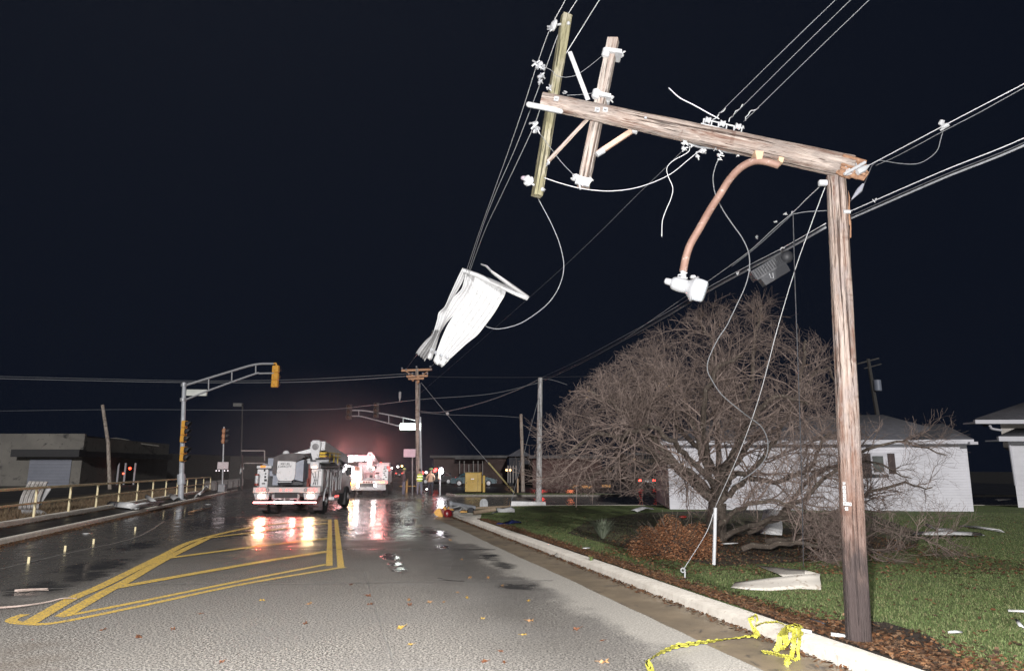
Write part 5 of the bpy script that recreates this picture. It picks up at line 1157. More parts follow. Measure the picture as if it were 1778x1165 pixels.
wire(pxl([(1430, 318), (1400, 346), (1378, 368), (1345, 396), (1300, 437), (1240, 481), (1180, 522), (1130, 557), (1085, 588)], 7.0, 15), .008, WIREL, 'strand running from the stump top down behind the lamp head')
wire(pxl([(1376, 372), (1350, 396), (1310, 432), (1270, 463)], 7.4, 8.8), .009, WIREM, 'dark cable lashed below the strand from the stump top')
def run(off, r, mat, label, pts0=((2000, 130), (1778, 240), (1640, 296), (1520, 348), (1472, 369))):
    wire(pxl([(a, c+off) for a, c in pts0], 4.6, 7.05), r, mat, label[0])
    wire(pxl([(a, c+off*.55) for a, c in ((1434, 388), (1360, 430), (1300, 461), (1230, 499), (1160, 541), (1090, 580), (1000, 628), (937, 657))], 7.1, Y9-.2), r, mat, label[1])
run(0, .0085, WIREL, ('bright lower strand running in from the right edge to the stump', 'bright strand running from the stump past the splice box to the pale post'))
run(13, .014, WIREM, ('thick grey cable bundle hung under the lower right strand', 'thick grey cable bundle under the strand to the pale post'))
run(8, .009, WIRED, ('thin dark cable between the lower right strand and its bundle', 'thin dark cable lashed under the strand to the pale post'))
wire(pxl([(937, 658), (900, 676), (850, 695), (800, 709), (760, 716), (728, 714)], Y9, 49.7), .035, WIREM, 'dim cable bundle from the pale post to the far utility pole')
wire(pxl([(937, 664), (850, 684), (735, 693), (640, 704), (560, 711), (400, 712), (200, 711), (-40, 714)], Y9, 70), .02, WIREM, 'thin dim wire from the pale post across the street to the left')
wire(pxl([(905, 725), (860, 722), (780, 720), (730, 716)], 54, 50), .018, WIREM, 'faint wire between the short dark far pole and the utility pole')
wire(pxl([(937, 657), (960, 660), (985, 668)], Y9), .015, WIREM, 'stub of wire sticking out right of the pale post')
wire(pxl([(723, 652), (600, 660), (480, 664), (320, 664), (160, 661), (-60, 656)], 49.7, 60), .035, WIREM, 'lower of the two long horizontal wires on the left')
wire(pxl([(723, 648), (600, 655), (480, 660), (320, 661), (160, 657.5), (-60, 652)], 49.7, 60), .022, WIREM, 'upper of the two long horizontal wires on the left')
wire(pxl([(727, 653), (800, 655), (930, 655), (1100, 652)], 49.7, 60), .018, WIRED, 'faint horizontal wire right of the far utility pole')
gw = at(893, 852, 49.5); gw.z = .05
wire([at(731, 664, 49.9), at(775, 718, 49.8), at(849, 805, 49.6), gw], .022, WIREM, 'thin guy wire slanting right from the far utility pole', 'guy_wire')
tag(MB().tube([at(848, 803, 49.5), gw+Vector((0, -.05, 0))], .06, 8).build('guy_guard', M('olive_yellow_guard', (.32, .28, .12), None, .5)), 'olive yellow guard on the guy wire of the far utility pole', 'guy guard')
wire([at(935.5, 690, Y9-.1), at(905, 805, Y9-.3), P(888, 869, .1)], .018, WIREM, 'thin guy wire slanting left from the pale post', 'guy_wire')
for i, (a, b_, lab) in enumerate((((1482, -30), (1245, 201), 'upper one of the three service wires at the top right'), ((1500, -22), (1268, 206), 'middle service wire at the top right, twisted at its lower end'), ((1545, -34), (1291, 212), 'lower one of the three service wires at the top right'))):
    q = pxl([a, ((a[0]+b_[0])/2-2, (a[1]+b_[1])/2+1), b_], 5.2, Yt-.05); wire(q, .0056, WIREM, lab)
for k, pts in enumerate((((1293, 210), (1300, 196), (1316, 188)), ((1264, 212), (1274, 198), (1291, 182)), ((1234, 214), (1246, 201), (1260, 188)))):
    q = pxl(pts, Yt-.05); q = dens([q[0], q[1], q[2]], .02); h_ = [p+Vector((math.cos(i*1.3)*.008, 0, math.sin(i*1.3)*.008)) for i, p in enumerate(q)]
    tag(MB().tube(h_, .006, 5).build('wire_tie', GALVW), ['twisted tie under the rightmost spool of the rack', 'twisted tie at the middle spool of the rack', 'twisted tie at the leftmost spool of the rack'][k], 'wire tie')
wire(pxl([(1249, 207), (1232, 198), (1205, 183), (1180, 170), (1161, 153)], Yt-.1), .011, WIREL, 'stiff bare wire stub pointing up left from the rack')
wire(pxl([(982, 135), (1000, 131), (1020, 118), (1046, 97)], Ya-.1), .005, WIREM, 'thin jumper wire from the olive crossarm up to the pale crossarm')
wire(pxl([(948, 118), (958, 123), (967, 132), (982, 135)], Ya-.1), .005, WIREM, 'thin jumper wire left of the olive crossarm')
wire(pxl([(984, 166), (1005, 165), (1030, 162)], Ya-.1), .005, WIREM, 'short thin wire between the crossarms above the snapped pole')
wire(pxl([(932, 228), (940, 236), (955, 256), (975, 282), (998, 306)], Ya-.08), .006, WIREM, 'thin wire crossing behind the olive crossarm to the pale crossarm foot')
# black splice enclosure on the strand
Ye = 7.75
se = empty('splice_enclosure', at(1332, 460, Ye), label='black ribbed cable splice box hanging on the strand left of the stump', cat='splice box')
a = at(1305, 474, Ye); b_ = at(1362, 440, Ye); ENC = M('enclosure_dark_grey', (.035, .037, .043), (.025, .026, .031), .55, 0, 14, bp=.3)
dd = (b_-a).normalized(); pn = dd.cross(Vector((0, 1, 0))).normalized()
if pn.z > 0: pn = -pn
mb = MB(); mb.prism([a-pn*.02, b_-pn*.02, b_+pn*.1, a+pn*.1], (0, .12, 0)); mb.prism([a+dd*.05+pn*.1, b_-dd*.05+pn*.1, b_-dd*.06+pn*.21, a+dd*.06+pn*.21], (0, .1, 0)); mb.ball(b_+pn*.05, .075, 10); mb.build('body', ENC, se)
mb = MB()
for k in range(14): q = a.lerp(b_, (k+.5)/14); mb.bar(q-pn*.01+Vector((0, -.004, 0)), q+pn*.1+Vector((0, -.004, 0)), .012, .02, up=(0, 1, 0))
mb.bar(a+pn*.1+Vector((0, -.01, 0)), b_+pn*.1+Vector((0, -.01, 0)), .02, .02); mb.build('rib', BLACKP, se)
hw(hw(MB(), 1302, 470, Ye-.05, .6, 4, 1), 1359, 433, Ye-.05, .7, 4, 2).build('strand_clamp', GALVW, se)
MB().tube([at(1336, 475, Ye), at(1338, 482, Ye), at(1343, 483, Ye), at(1342, 474, Ye)], .005, 5).build('hook', GALV, se)
mb = MB()
for a, c, Y_ in ((1376, 370, 7.4), (1363, 372, 7.4), (1346, 386, 7.6), (1313, 412, 8), (1357, 432, 7.4), (1281, 474, 8.1), (1519, 348, 6.7)):
    tag(hw(MB(), a, c, Y_-.03, .6, 3, 4).build('strand_clamp', GALVW), 'small lashing clamp on the strands beside the stump', 'clamp', 'lashing clamps along the strands')
o = MB().lathe([(0, .03), (.5, .16), (1.2, .18), (1.3, .05)], at(694, 697, 49), (0, 0, 1), 8).build('cable_marker', M('pale_marker', (.3, .31, .32), None, .6)); o.scale = (.55,)*3; tag(o, 'small pale marker on the wire left of the far utility pole', 'marker')
tag(MB().ball(at(777, 718, 49.7), .12, 8).build('guy_ball', GALVW), 'small white ball on the far slanting guy wire', 'marker')

# ================================================================ torn sheet metal hanging in the wires
Ym = 13.0
hs = empty('hanging_sheet', at(800, 540, Ym), label='torn white ribbed sheet metal hanging in the wires above the road', cat='sheet metal')
def sh(Apx, Bpx, ya, yb, name, mat, nu, ribs, amp, dip=0):
    n_ = max(len(Apx), len(Bpx)); A = smooth([at(a, c, Ym+ya*(1-i/(len(Apx)-1))+yb*i/(len(Apx)-1)) for i, (a, c) in enumerate(Apx)], 8); B = smooth([at(a, c, Ym+.0+ya*(1-i/(len(Bpx)-1))+yb*i/(len(Bpx)-1)+.18) for i, (a, c) in enumerate(Bpx)], 8)
    rg = [rnd.uniform(-.6, .6) for _ in range(nu+1)]
    def f(u, v):
        o_ = Vector((0, -amp*(1 if ribs and (v*ribs) % 1 < .22 else 0)+dip*math.sin(v*math.pi), 0))
        if u > .96: o_ += Vector((0, 0, .05*rg[int(round(v*nu))]))
        return o_
    mb = MB(); mb.strip(A, B, nu, f); return mb.build(name, mat, hs, solid=.006, auto=22)
sh([(803, 466), (797, 478), (790, 493), (781, 513), (772, 533), (762, 543), (759, 556), (752, 580)], [(809, 473), (803, 490), (796, 503), (788, 516), (779, 532), (773, 546), (768, 560), (762, 572)], -.1, .1, 'sheet_strip', SHEET, 6, 2, .02)
sh([(752, 578), (748, 584), (739, 592), (728, 605), (722, 614)], [(762, 572), (758, 590), (753, 602), (746, 614), (738, 626)], .1, .25, 'sheet_strip', SHEETB, 16, 5, .035, -.1)
sh([(809, 473), (803, 498), (796, 508), (788, 516), (779, 532), (771, 550), (762, 575), (752, 598), (741, 622)], [(826, 479), (820, 496), (811, 514), (801, 530), (789, 546), (776, 560), (765, 577), (760, 592), (750, 626)], 0, .2, 'sheet_strip', SHEET, 12, 3, .012)
sh([(826, 479), (820, 496), (811, 514), (801, 530), (789, 546), (778, 563), (770, 580), (762, 600), (752, 628)], [(880, 502), (876, 514), (869, 526), (861, 540), (852, 553), (842, 566), (828, 583), (808, 599), (768, 636)], 0, .3, 'sheet_strip', SHEET, 40, 6, .014)
mb = MB(); mb.strip(pxl([(803, 465), (830, 474), (877, 494), (900, 505), (920, 515)], Ym-.02, Ym+.1), pxl([(804, 473), (828, 482), (873, 503), (896, 514), (915, 522)], Ym-.04, Ym+.05), 3, lambda u, v: Vector((0, -.03*math.sin(v*3.1), 0))); mb.build('top_flange', SHEET, hs, solid=.006)
mb = MB(); mb.strip(pxl([(919, 514), (890, 494), (853, 469.5)], Ym+.1, Ym-.3), pxl([(913, 519), (886, 500), (853, 474)], Ym+.15, Ym-.3), 3, lambda u, v: Vector((0, -.05*math.sin(v*3.1), 0))); mb.build('bent_trim', SHEET, hs, solid=.008)
MB().strip(pxl([(855, 470.5), (846, 461), (835, 457.5)], Ym-.3), pxl([(852, 473), (843, 463), (835, 460)], Ym-.28), 2).build('bent_trim', GALVW, hs, solid=.008)
for a, c in ((756, 612), (766, 617), (776, 620.5), (749, 607)):
    q = at(a, c, Ym+.2); MB().lathe([(0, .035), (.01, .032), (.012, .012), (.03, .01)], q, (0, -1, 0), 12).build('screw_washer', GALV, hs)

# ================================================================ garage and house on the right
wz = lambda p, z: Vector((p.x, p.y, z))
SID = None
def siding_mat(name, c1):
    m, n, b = nodes(name); v = coords(n, (1, 1, 1), 'World'); sx = n.nodes.new('ShaderNodeSeparateXYZ'); n.links.new(v, sx.inputs[0])
    fr = math_(n, 'FRACT', math_(n, 'DIVIDE', sx.outputs[2], .2)); f = noise(n, v, 1.2, 5, .6); f2 = noise(n, coords(n, (.15, .15, 6), 'World'), 2, 4)
    c = mixc(n, maprange(n, f, .35, .7, 0, .5), c1, tuple(x*.78 for x in c1)); c = mixc(n, maprange(n, f2, .5, .7, 0, .35), c, tuple(x*.8 for x in c1)); n.links.new(c, b.inputs['Base Color'])
    b.inputs['Roughness'].default_value = .6; bump(n, b, fr, .9, .025); return m
VINYL = siding_mat('vinyl_siding', (.74, .74, .79)); VINYL2 = siding_mat('vinyl_siding_pale', (.72, .72, .76))
TRIMW = M('white_trim', (.62, .62, .66), (.55, .55, .6), .5, 0, 3)
SHING = M('grey_shingle', (.12, .12, .135), (.08, .08, .092), .9, 0, 3, bscale=14, bp=.7, bdist=.03, kind='World')
gl = P(1163, 884, .1); gr = P(1697, 888, .1); gl.z = gr.z = .1; Yg = gr.y; gl = Vector((gl.x, gl.y, .1))
e_ = at(1690, 762, Yg-.3); zt = e_.z
dv = (gr-gl).normalized(); nv = Vector((-dv.y, dv.x, 0)); Dg = 7.5
gx = empty('garage', (gl+gr)/2, label='white sided garage with a dark hipped roof behind the big bare tree', cat='garage')
tl = -dv*.0
mb = MB(); mb.prism([gl, gr-dv*.12, at(1678, 770, gr.y)+Vector((0, 0, 0)), gl+Vector((0, 0, zt-.1))], nv*Dg)
k_ = 0.0
while k_ < zt-.35:                                        # lapped courses
    f_ = (k_+.1)/(zt-.1); xe = gr.lerp(at(1678, 770, gr.y), f_)-dv*.14; xe.z = 0; a_ = gl+dv*.01; zz = .1+k_
    mb.prism([wz(a_, zz), wz(xe, zz), wz(xe, zz+.195), wz(a_, zz+.195)][::-1] if False else [wz(a_, zz)-nv*.022, wz(xe, zz)-nv*.022, wz(xe, zz+.195)-nv*.004, wz(a_, zz+.195)-nv*.004], nv*.003); k_ += .2
mb.build('wall', VINYL, gx)
# roof
e0 = gl-dv*.4-nv*.4; e1_ = at(1691, 764, gr.y-.4); e1_ = Vector((e1_.x, e1_.y, zt)); e0.z = zt; e2_ = e1_+nv*(Dg+.8); e3_ = e0+nv*(Dg+.8)
zr_ = zt+1.15; r0 = e0+dv*3.2+nv*(Dg/2+.4); r1 = at(1533, 720, gr.y+3.6); r0.z = r1.z = r1.z
mb = MB(); mb.add([e0, e1_, e2_, e3_, r0, r1], [(0, 1, 5, 4), (1, 2, 5), (2, 3, 4, 5), (3, 0, 4)]); mb.build('roof', SHING, gx, solid=.05)
mb = MB(); a = at(1600, 746, gr.y+.6); c = at(1636, 735, gr.y+1.5); d = at(1690, 763, gr.y-.1); d.z = zt+.02; a2 = at(1585, 763, gr.y-.3); a2.z = zt+.02; mb.prism([a2, d, c], nv*2.4); mb.build('small_gable', SHING, gx)
mb = MB(); f0 = e0+Vector((0, 0, -.02)); f1 = e1_+Vector((0, 0, -.02)); mb.prism([f0, f1, f1-Vector((0, 0, .16)), f0-Vector((0, 0, .16))], nv*.1); mb.prism([f0+nv*.11-Vector((0, 0, .14)), f1-dv*.15+nv*.11-Vector((0, 0, .14)), f1-dv*.15+nv*.39-Vector((0, 0, .14)), f0+nv*.39-Vector((0, 0, .14))], (0, 0, -.04)); mb.build('fascia', TRIMW, gx)
mb = MB(); mb.box(f1+nv*.1-dv*.08-Vector((0, 0, .14)), (.3, .4, .1)); mb.build('fascia', TRIMW, gx)
wl = at(1511, 787, Yg-.06); wr2 = at(1540, 787, Yg-.06); zb = at(1520, 823, Yg).z
o = MB().prism([wz(wl, zb), wz(wr2, zb), wz(wr2, wl.z), wz(wl, wl.z)], (0, .05, 0)).build('window', TRIMW, gx)
MB().prism([wz(at(1516, 800, Yg-.09), zb+.08), wz(at(1534, 800, Yg-.09), zb+.08), wz(at(1534, 800, Yg-.09), wl.z-.1), wz(at(1516, 800, Yg-.09), wl.z-.1)], (0, .02, 0)).build('pane', M('pane_grey', (.16, .17, .17), (.1, .11, .1), .15, bp=0), o)
for a, b_ in ((1497, 1510), (1541, 1553)):
    p0 = at(a, 787, Yg-.06); p1 = at(b_, 787, Yg-.06); MB().prism([wz(p0, zb), wz(p1, zb), wz(p1, wl.z), wz(p0, wl.z)], (0, .04, 0)).build('shutter', M('shutter_brown', (.05, .03, .028), None, .6), gx)
# house at the right edge
Yh = P(1768, 881, .1).y
ha = P(1768, 881, .1)
ha = Vector((at(1757, 800, Yh).x, Yh, .1)); hb = ha+Vector((9, 0, 0)); zh = at(1750, 762, Yh).z
hx = empty('house', ha+Vector((2, 2, 0)), label='white sided two-storey house at the right edge with stepped eaves', cat='house')
hk = Vector((ha.x+.9, ha.y, 0)).normalized()*8
mb = MB(); mb.prism([ha, hb, hb+Vector((0, 0, zh-.1)), ha+Vector((0, 0, zh-.1))], hk); mb.build('wall', VINYL2, hx)
mb = MB(); q0 = ha+Vector((-.85, -.6, zh-.22)); mb.prism([q0, q0+Vector((10, 0, 0)), q0+Vector((10, 0, .2)), q0+Vector((0, 0, .2))], (0, .12, 0)); mb.prism([q0+Vector((.1, .12, .02)), q0+Vector((10, .12, .02)), q0+Vector((10, 1, .02)), q0+Vector((.1, 1, .02))], (0, 0, .05)); mb.build('fascia', TRIMW, hx)
mb = MB(); q1 = q0+Vector((.02, 0, .21)); mb.add([q1, q1+Vector((10, 0, 0)), q1+Vector((10, 2, .45)), q1+Vector((2.2, 2, .45)), q1+hk*.2], [(0, 1, 2, 3), (0, 3, 4)]); mb.build('roof', SHING, hx, solid=.04)
Yh2 = Yh+1.6; ua = at(1738, 745, Yh2); ub = ua+Vector((9, 0, 0)); zu = at(1738, 734, Yh2-.4).z; zl = zh-.3
mb = MB(); mb.prism([wz(ua, zl), wz(ub, zl), wz(ub, zu), wz(ua, zu)], hk*.75); mb.build('upper_wall', M('upper_siding_beige', (.46, .43, .40), (.38, .36, .33), .7, 0, 2), hx)
eu = at(1694, 736, Yh2-.6); mb = MB(); mb.prism([wz(eu, zu-.05), wz(eu, zu-.05)+Vector((11, 0, 0)), wz(eu, zu+.16)+Vector((11, 0, 0)), wz(eu, zu+.12)], (0, .14, 0)); mb.prism([wz(eu, zu-.02)+Vector((.1, .14, 0)), wz(eu, zu-.02)+Vector((11, .14, 0)), wz(eu, zu-.02)+Vector((11, 1.0, 0)), wz(eu, zu-.02)+Vector((.1, 1.0, 0))], (0, 0, .06)); mb.build('fascia', TRIMW, hx)
mb = MB(); q1 = wz(eu, zu+.17); mb.add([q1, q1+Vector((11, 0, 0)), q1+Vector((13, 4, 1.5)), q1+Vector((6.5, 4, 1.5)), q1+hk*.9], [(0, 1, 2, 3), (0, 3, 4)]); mb.build('roof', SHING, hx, solid=.04)
MB().tube(smooth([at(1719, 739, Yh2-.55), at(1722, 744, Yh2-.45), at(1738, 747, Yh2-.1)], 4), .055, 8).build('downpipe', TRIMW, hx)
MB().tube([ha+Vector((-.04, -.05, zh-.2)), ha+Vector((-.02, -.05, .9))], .05, 8).build('downpipe', TRIMW, hx)

# ================================================================ bare trees and broken branches
TWIG = M('twig_bark', (.30, .23, .20), (.08, .058, .051), .8, 0, 5, bp=0)
LIMB = M('limb_bark', (.115, .09, .072), (.05, .04, .033), .9, 0, 6, bscale=40, bp=.8, bdist=.02, dirt=(.24, .22, .18))
def rv(r, s=1.0): return Vector((r.gauss(0, s), r.gauss(0, s), r.gauss(0, s)))
def bpath(r, p, d, ln, n, curl, droop):
    """one wandering shoot"""
    pts = [p.copy()]; d = d.normalized(); st = ln/n
    for i in range(n):
        d = (d+rv(r, curl)+Vector((0, 0, droop*(i+1)/n))).normalized(); p = p+d*st; pts.append(p)
    return pts
def sprout(r, mbs, pts, r0, r1, level, spec, zmin=.14, keep=None):
    cnt, ln0, ln1, curl, droop, spread, nseg, sides = spec[level]
    m = len(pts)-1; total = sum((pts[i+1]-pts[i]).length for i in range(m))
    for _ in range(max(1, int(cnt*r.uniform(.8, 1.2)))):
        u = r.uniform(.12, 1) if level else r.uniform(.25, 1); k = min(m-1, int(u*m)); f = u*m-k
        p = pts[k].lerp(pts[k+1], f); t = (pts[k+1]-pts[k]).normalized()
        side = rv(r).normalized(); side = (side-t*side.dot(t)).normalized()
        side.z += .15; d = (t*(1-spread)+side*spread+Vector((0, 0, .08))).normalized()
        ln = r.uniform(ln0, ln1)*(1.15-.45*u); q = bpath(r, p, d, ln, nseg, curl, droop)
        if keep: q = keep(q)
        if len(q) < 2: continue
        if min(a.z for a in q) < zmin:
            q = [Vector((a.x, a.y, max(a.z, zmin+r.uniform(0, .03)))) for a in q]
        ra = (r0+(r1-r0)*u)*.62; rb = max(.002, ra*.33)
        mbs[min(level, len(mbs)-1)].tube(q, [ra+(rb-ra)*i/(len(q)-1) for i in range(len(q))], sides, cap=False)
        if level+1 < len(spec): sprout(r, mbs, q, ra, rb, level+1, spec, zmin, keep)
r = random.Random(21)
YT = 15.6
tb = P(1238, 932, .1); tb = Vector((tb.x, YT, .1)); tb.x = at(1240, 900, YT).x
tr = empty('bare_tree', tb, label='big bare spreading tree with dense drooping twigs in front of the garage', cat='tree')
trunk = MB(); twigs = MB(); limbs = MB()
fork = at(1246, 872, YT)
trunk.tube(smooth([tb-Vector((0, 0, .1)), tb+Vector((.02, 0, .25)), fork], 5), [.27-.008*i for i in range(11)], 14)
# main limbs: way points as (pixel x, pixel y, distance)
LB = [((1246, 872, 15.6), (1215, 850, 15.3), (1160, 790, 15.0), (1090, 720, 14.8), (1020, 672, 14.6)),
      ((1246, 872, 15.6), (1205, 840, 15.2), (1130, 780, 14.4), (1040, 755, 13.9), (985, 790, 13.8)),
      ((1246, 872, 15.6), (1225, 810, 15.4), (1190, 700, 15.3), (1155, 655, 15.2), (1120, 635, 15.2)),
      ((1246, 872, 15.6), (1250, 790, 15.8), (1235, 680, 16.0), (1240, 600, 16.2), (1215, 560, 16.3)),
      ((1246, 872, 15.6), (1275, 800, 15.6), (1300, 690, 15.7), (1312, 590, 15.9), (1322, 528, 16.0)),
      ((1246, 872, 15.6), (1285, 838, 15.3), (1350, 760, 15.0), (1390, 660, 14.9), (1395, 590, 15.0)),
      ((1246, 872, 15.6), (1275, 824, 15.2), (1330, 836, 14.6), (1400, 815, 14.2), (1440, 750, 14.2)),
      ((1246, 872, 15.6), (1230, 830, 14.8), (1180, 780, 13.6), (1130, 740, 12.9), (1085, 760, 12.7)),
      ((1246, 872, 15.6), (1262, 810, 14.9), (1300, 740, 13.8), (1345, 690, 13.3), (1400, 700, 13.2)),
      ((1246, 872, 15.6), (1235, 800, 16.3), (1150, 720, 17.4), (1080, 690, 18.0), (1030, 720, 18.2)),
      ((1246, 872, 15.6), (1230, 800, 14.9), (1220, 710, 14.0), (1250, 640, 13.6), (1290, 620, 13.5)),
      ((1246, 872, 15.6), (1290, 780, 16.3), (1370, 700, 17.2), (1430, 640, 17.6), (1450, 660, 17.7)),
      ((1246, 872, 15.6), (1200, 820, 15.6), (1120, 800, 15.8), (1040, 820, 16.0), (1000, 850, 16.1))]
SPEC = [(15, 1.4, 2.6, .15, -.07, .6, 8, 5), (9, .6, 1.3, .19, -.13, .6, 6, 4), (11, .2, .5, .22, -.05, .6, 3, 3)]
def keep_tree(q):
    """no shoot crosses in front of the street-side sky line: cut it where it leaves the crown's own volume"""
    c = Vector((tb.x-.45, YT-.2, 1.9)); o = []
    for p in q:
        d = p-c; e = (d.x/(4.25 if d.x < 0 else 3.55))**2+(d.y/3.6)**2+(max(0, d.z)/min(4.75, max(1.85, 3.5+.55*d.x)))**2
        if e > 1.0+r.uniform(-.12, .1) or (d.x < -.6 and p.z < 1.05+r.uniform(-.25, .25)): break
        o.append(p)
    return o
for wpts in LB:
    q = smooth([at(*w_) for w_ in wpts], 5); q = [p+rv(r, .03) if 0 < i else p for i, p in enumerate(q)]
    r0 = .078 if wpts[1][1] < 845 else .1
    limbs.tube(q, [r0+(.028-r0)*i/(len(q)-1) for i in range(len(q))], 8, cap=False)
    sprout(r, [twigs, twigs, twigs], q, r0*.5, .022, 0, SPEC, .3, keep_tree)
trunk.build('trunk', LIMB, tr); limbs.build('limb', LIMB, tr); tag(twigs.build('twigs', TWIG, tr, smooth_=False), kind='stuff')
# a few clinging leaves
pts = [tuple(v) for v in r.sample(twigs.v, 330)]
# leaves belong to the tree: one part
me_o = scatter('leaves', pts, leafmat('clinging_leaves', [(.34, .22, .12), (.42, .30, .18), (.24, .13, .07)]), 'leaf', 11, ws=1.15); del me_o['kind']; me_o.parent = tr; me_o.matrix_parent_inverse = wm(tr).inverted(); me_o['kind'] = 'stuff'
# broken boughs heaped on the lawn to the right of the trunk
BR = [(((1300, 925, .3, 14.2), (1380, 880, .9, 13.6), (1470, 800, 2.0, 13.2), (1560, 770, 2.3, 13.0), (1640, 790, 2.0, 13.0)), 'broken bough arching up right past the garage window'),
      (((1330, 940, .25, 13.4), (1420, 930, .35, 12.8), (1520, 920, .4, 12.6), (1600, 935, .35, 12.6), (1650, 930, .3, 12.7)), 'fallen bough lying on the lawn right of the snapped pole'),
      (((1260, 930, .3, 13.6), (1330, 905, .6, 12.8), (1400, 900, .6, 12.2), (1450, 935, .4, 11.8)), 'fallen bough between the tree trunk and the snapped pole'),
      (((1290, 950, .2, 12.8), (1370, 945, .3, 12.2), (1450, 950, .3, 12.0), (1540, 955, .2, 12.0)), 'lowest fallen bough along the front of the brush heap'),
      (((1400, 930, .3, 14.6), (1480, 870, .9, 14.4), (1560, 840, 1.3, 14.2), (1620, 850, 1.2, 14.2)), 'broken bough raised in front of the garage wall'),
      (((1350, 900, .5, 14.8), (1410, 830, 1.5, 14.6), (1500, 800, 2.0, 14.2), (1580, 830, 1.6, 14.0)), 'broken bough hanging over the brush heap beside the stump'),
      (((1240, 915, .5, 12.6), (1290, 880, .9, 12.0), (1350, 870, 1.0, 11.9), (1410, 890, .8, 11.9)), 'broken bough heaped against the tree trunk')]
SP2 = [(13, .5, 1.25, .2, -.03, .55, 5, 4), (11, .25, .65, .22, -.02, .55, 4, 3), (4, .12, .3, .2, 0, .55, 2, 3)]
for i, (pts_, lab) in enumerate(BR):
    q = smooth([at(a, c, Y_) for a, c, z, Y_ in pts_], 5); q = [Vector((p.x, p.y, max(p.z, .17))) for p in q]; q = [p+rv(r, .02) for p in q]
    fb = empty('fallen_branch', q[0], label=lab, cat='branch', group='storm-broken boughs of the bare tree')
    m1 = MB(); m1.tube(q, [.055+(.012-.055)*k/(len(q)-1) for k in range(len(q))], 7); m1.build('bough', LIMB, fb)
    m2 = MB(); sprout(r, [m2], q, .035, .012, 0, SP2, .13); tag(m2.build('twigs', TWIG, fb, smooth_=False), kind='stuff')
# orange-brown shrub, pale green yucca
sb = P(1168, 950, .11); n_ = 15000; rr_ = np.random.default_rng(12)
sbx = at(1168, 930, 12.9); c0 = Vector((sbx.x, 12.9, .1))
v = rr_.normal(size=(n_, 3)); v /= np.linalg.norm(v, axis=1)[:, None]; rad = rr_.uniform(.35, 1.0, n_)**.6*(1+.16*np.sin(v[:, 0]*9+2)*np.cos(v[:, 2]*7))
pts = np.stack([c0.x+v[:, 0]*rad*.86, c0.y+v[:, 1]*rad*.8, .12+np.abs(v[:, 2])*rad*.66], 1)
sh_ = empty('rusty_shrub', c0, label='low rounded orange-brown shrub at the foot of the bare tree', cat='shrub')
o = scatter('leaves', pts, leafmat('shrub_leaves', [(.36, .14, .06), (.50, .24, .12), (.24, .09, .045), (.60, .34, .19), (.28, .14, .08)]), 'leafy', 13, ws=.8)
o.parent = sh_; o.matrix_parent_inverse = wm(sh_).inverted()
m1 = MB()
for k in range(260):
    d = Vector((rnd.gauss(0, .75), rnd.gauss(0, .7), abs(rnd.gauss(.55, .25)))).normalized(); ln = rnd.uniform(.5, .85); m1.tube([c0, c0+d*ln*.5+rv(rnd, .03), c0+d*ln+rv(rnd, .05)], [.009, .006, .003], 3, cap=False)
m1.build('stems', LIMB, sh_)
def tuft(px_, py_, Y_, n, h, wd, mat, label):
    q = at(px_, py_, Y_); q.z = .1; mb = MB()
    for k in range(n):
        a = rnd.uniform(0, 6.28); l = rnd.uniform(.6, 1)*h; s_ = rnd.uniform(.25, 1)*wd; d = Vector((math.cos(a), math.sin(a), 0)); sd = Vector((-d.y, d.x, 0))*(.007 if n > 300 else .012)
        P0 = q+d*.03*rnd.random(); P1 = q+d*s_*.5+Vector((0, 0, l*.65)); P2 = q+d*s_+Vector((0, 0, l*rnd.uniform(.6, 1.05)))
        mb.add([P0-sd, P0+sd, P1+sd*.8, P1-sd*.8, P2], [(0, 1, 2, 3), (3, 2, 4)])
    return tag(mb.build('yucca', mat, smooth_=False), label, 'plant')
tuft(1046, 924, 16.2, 620, .5, .45, leafmat('yucca_blade', [(.12, .16, .1), (.19, .22, .15), (.28, .31, .24)]), 'spiky pale green yucca clump in the lawn bed left of the orange shrub')
tuft(1560, 1136, 5.2, 26, .07, .12, leafmat('weed_blade', [(.2, .25, .12), (.3, .35, .2)]), 'small pale weed growing in the mulch just behind the kerb')
tuft(1027, 990, 12.3, 30, .12, .10, leafmat('kerb_weed', [(.14, .2, .06), (.2, .24, .1)]), 'small green weed growing in the gutter against the kerb')
def ball_rock(px_, py_, z, r_, label, m=CONCD):
    q = P(px_, py_, z); mb = MB(); mb.ball(q+Vector((0, 0, r_*.6)), r_, 10, (1, .8, .65)); o = mb.build('stone', m); tag(o, label, 'stone')
    for v_ in o.data.vertices: v_.co *= 1+rnd.uniform(-.12, .12)
ball_rock(969, 968, .0, .07, 'grey stone lying in the gutter against the kerb')

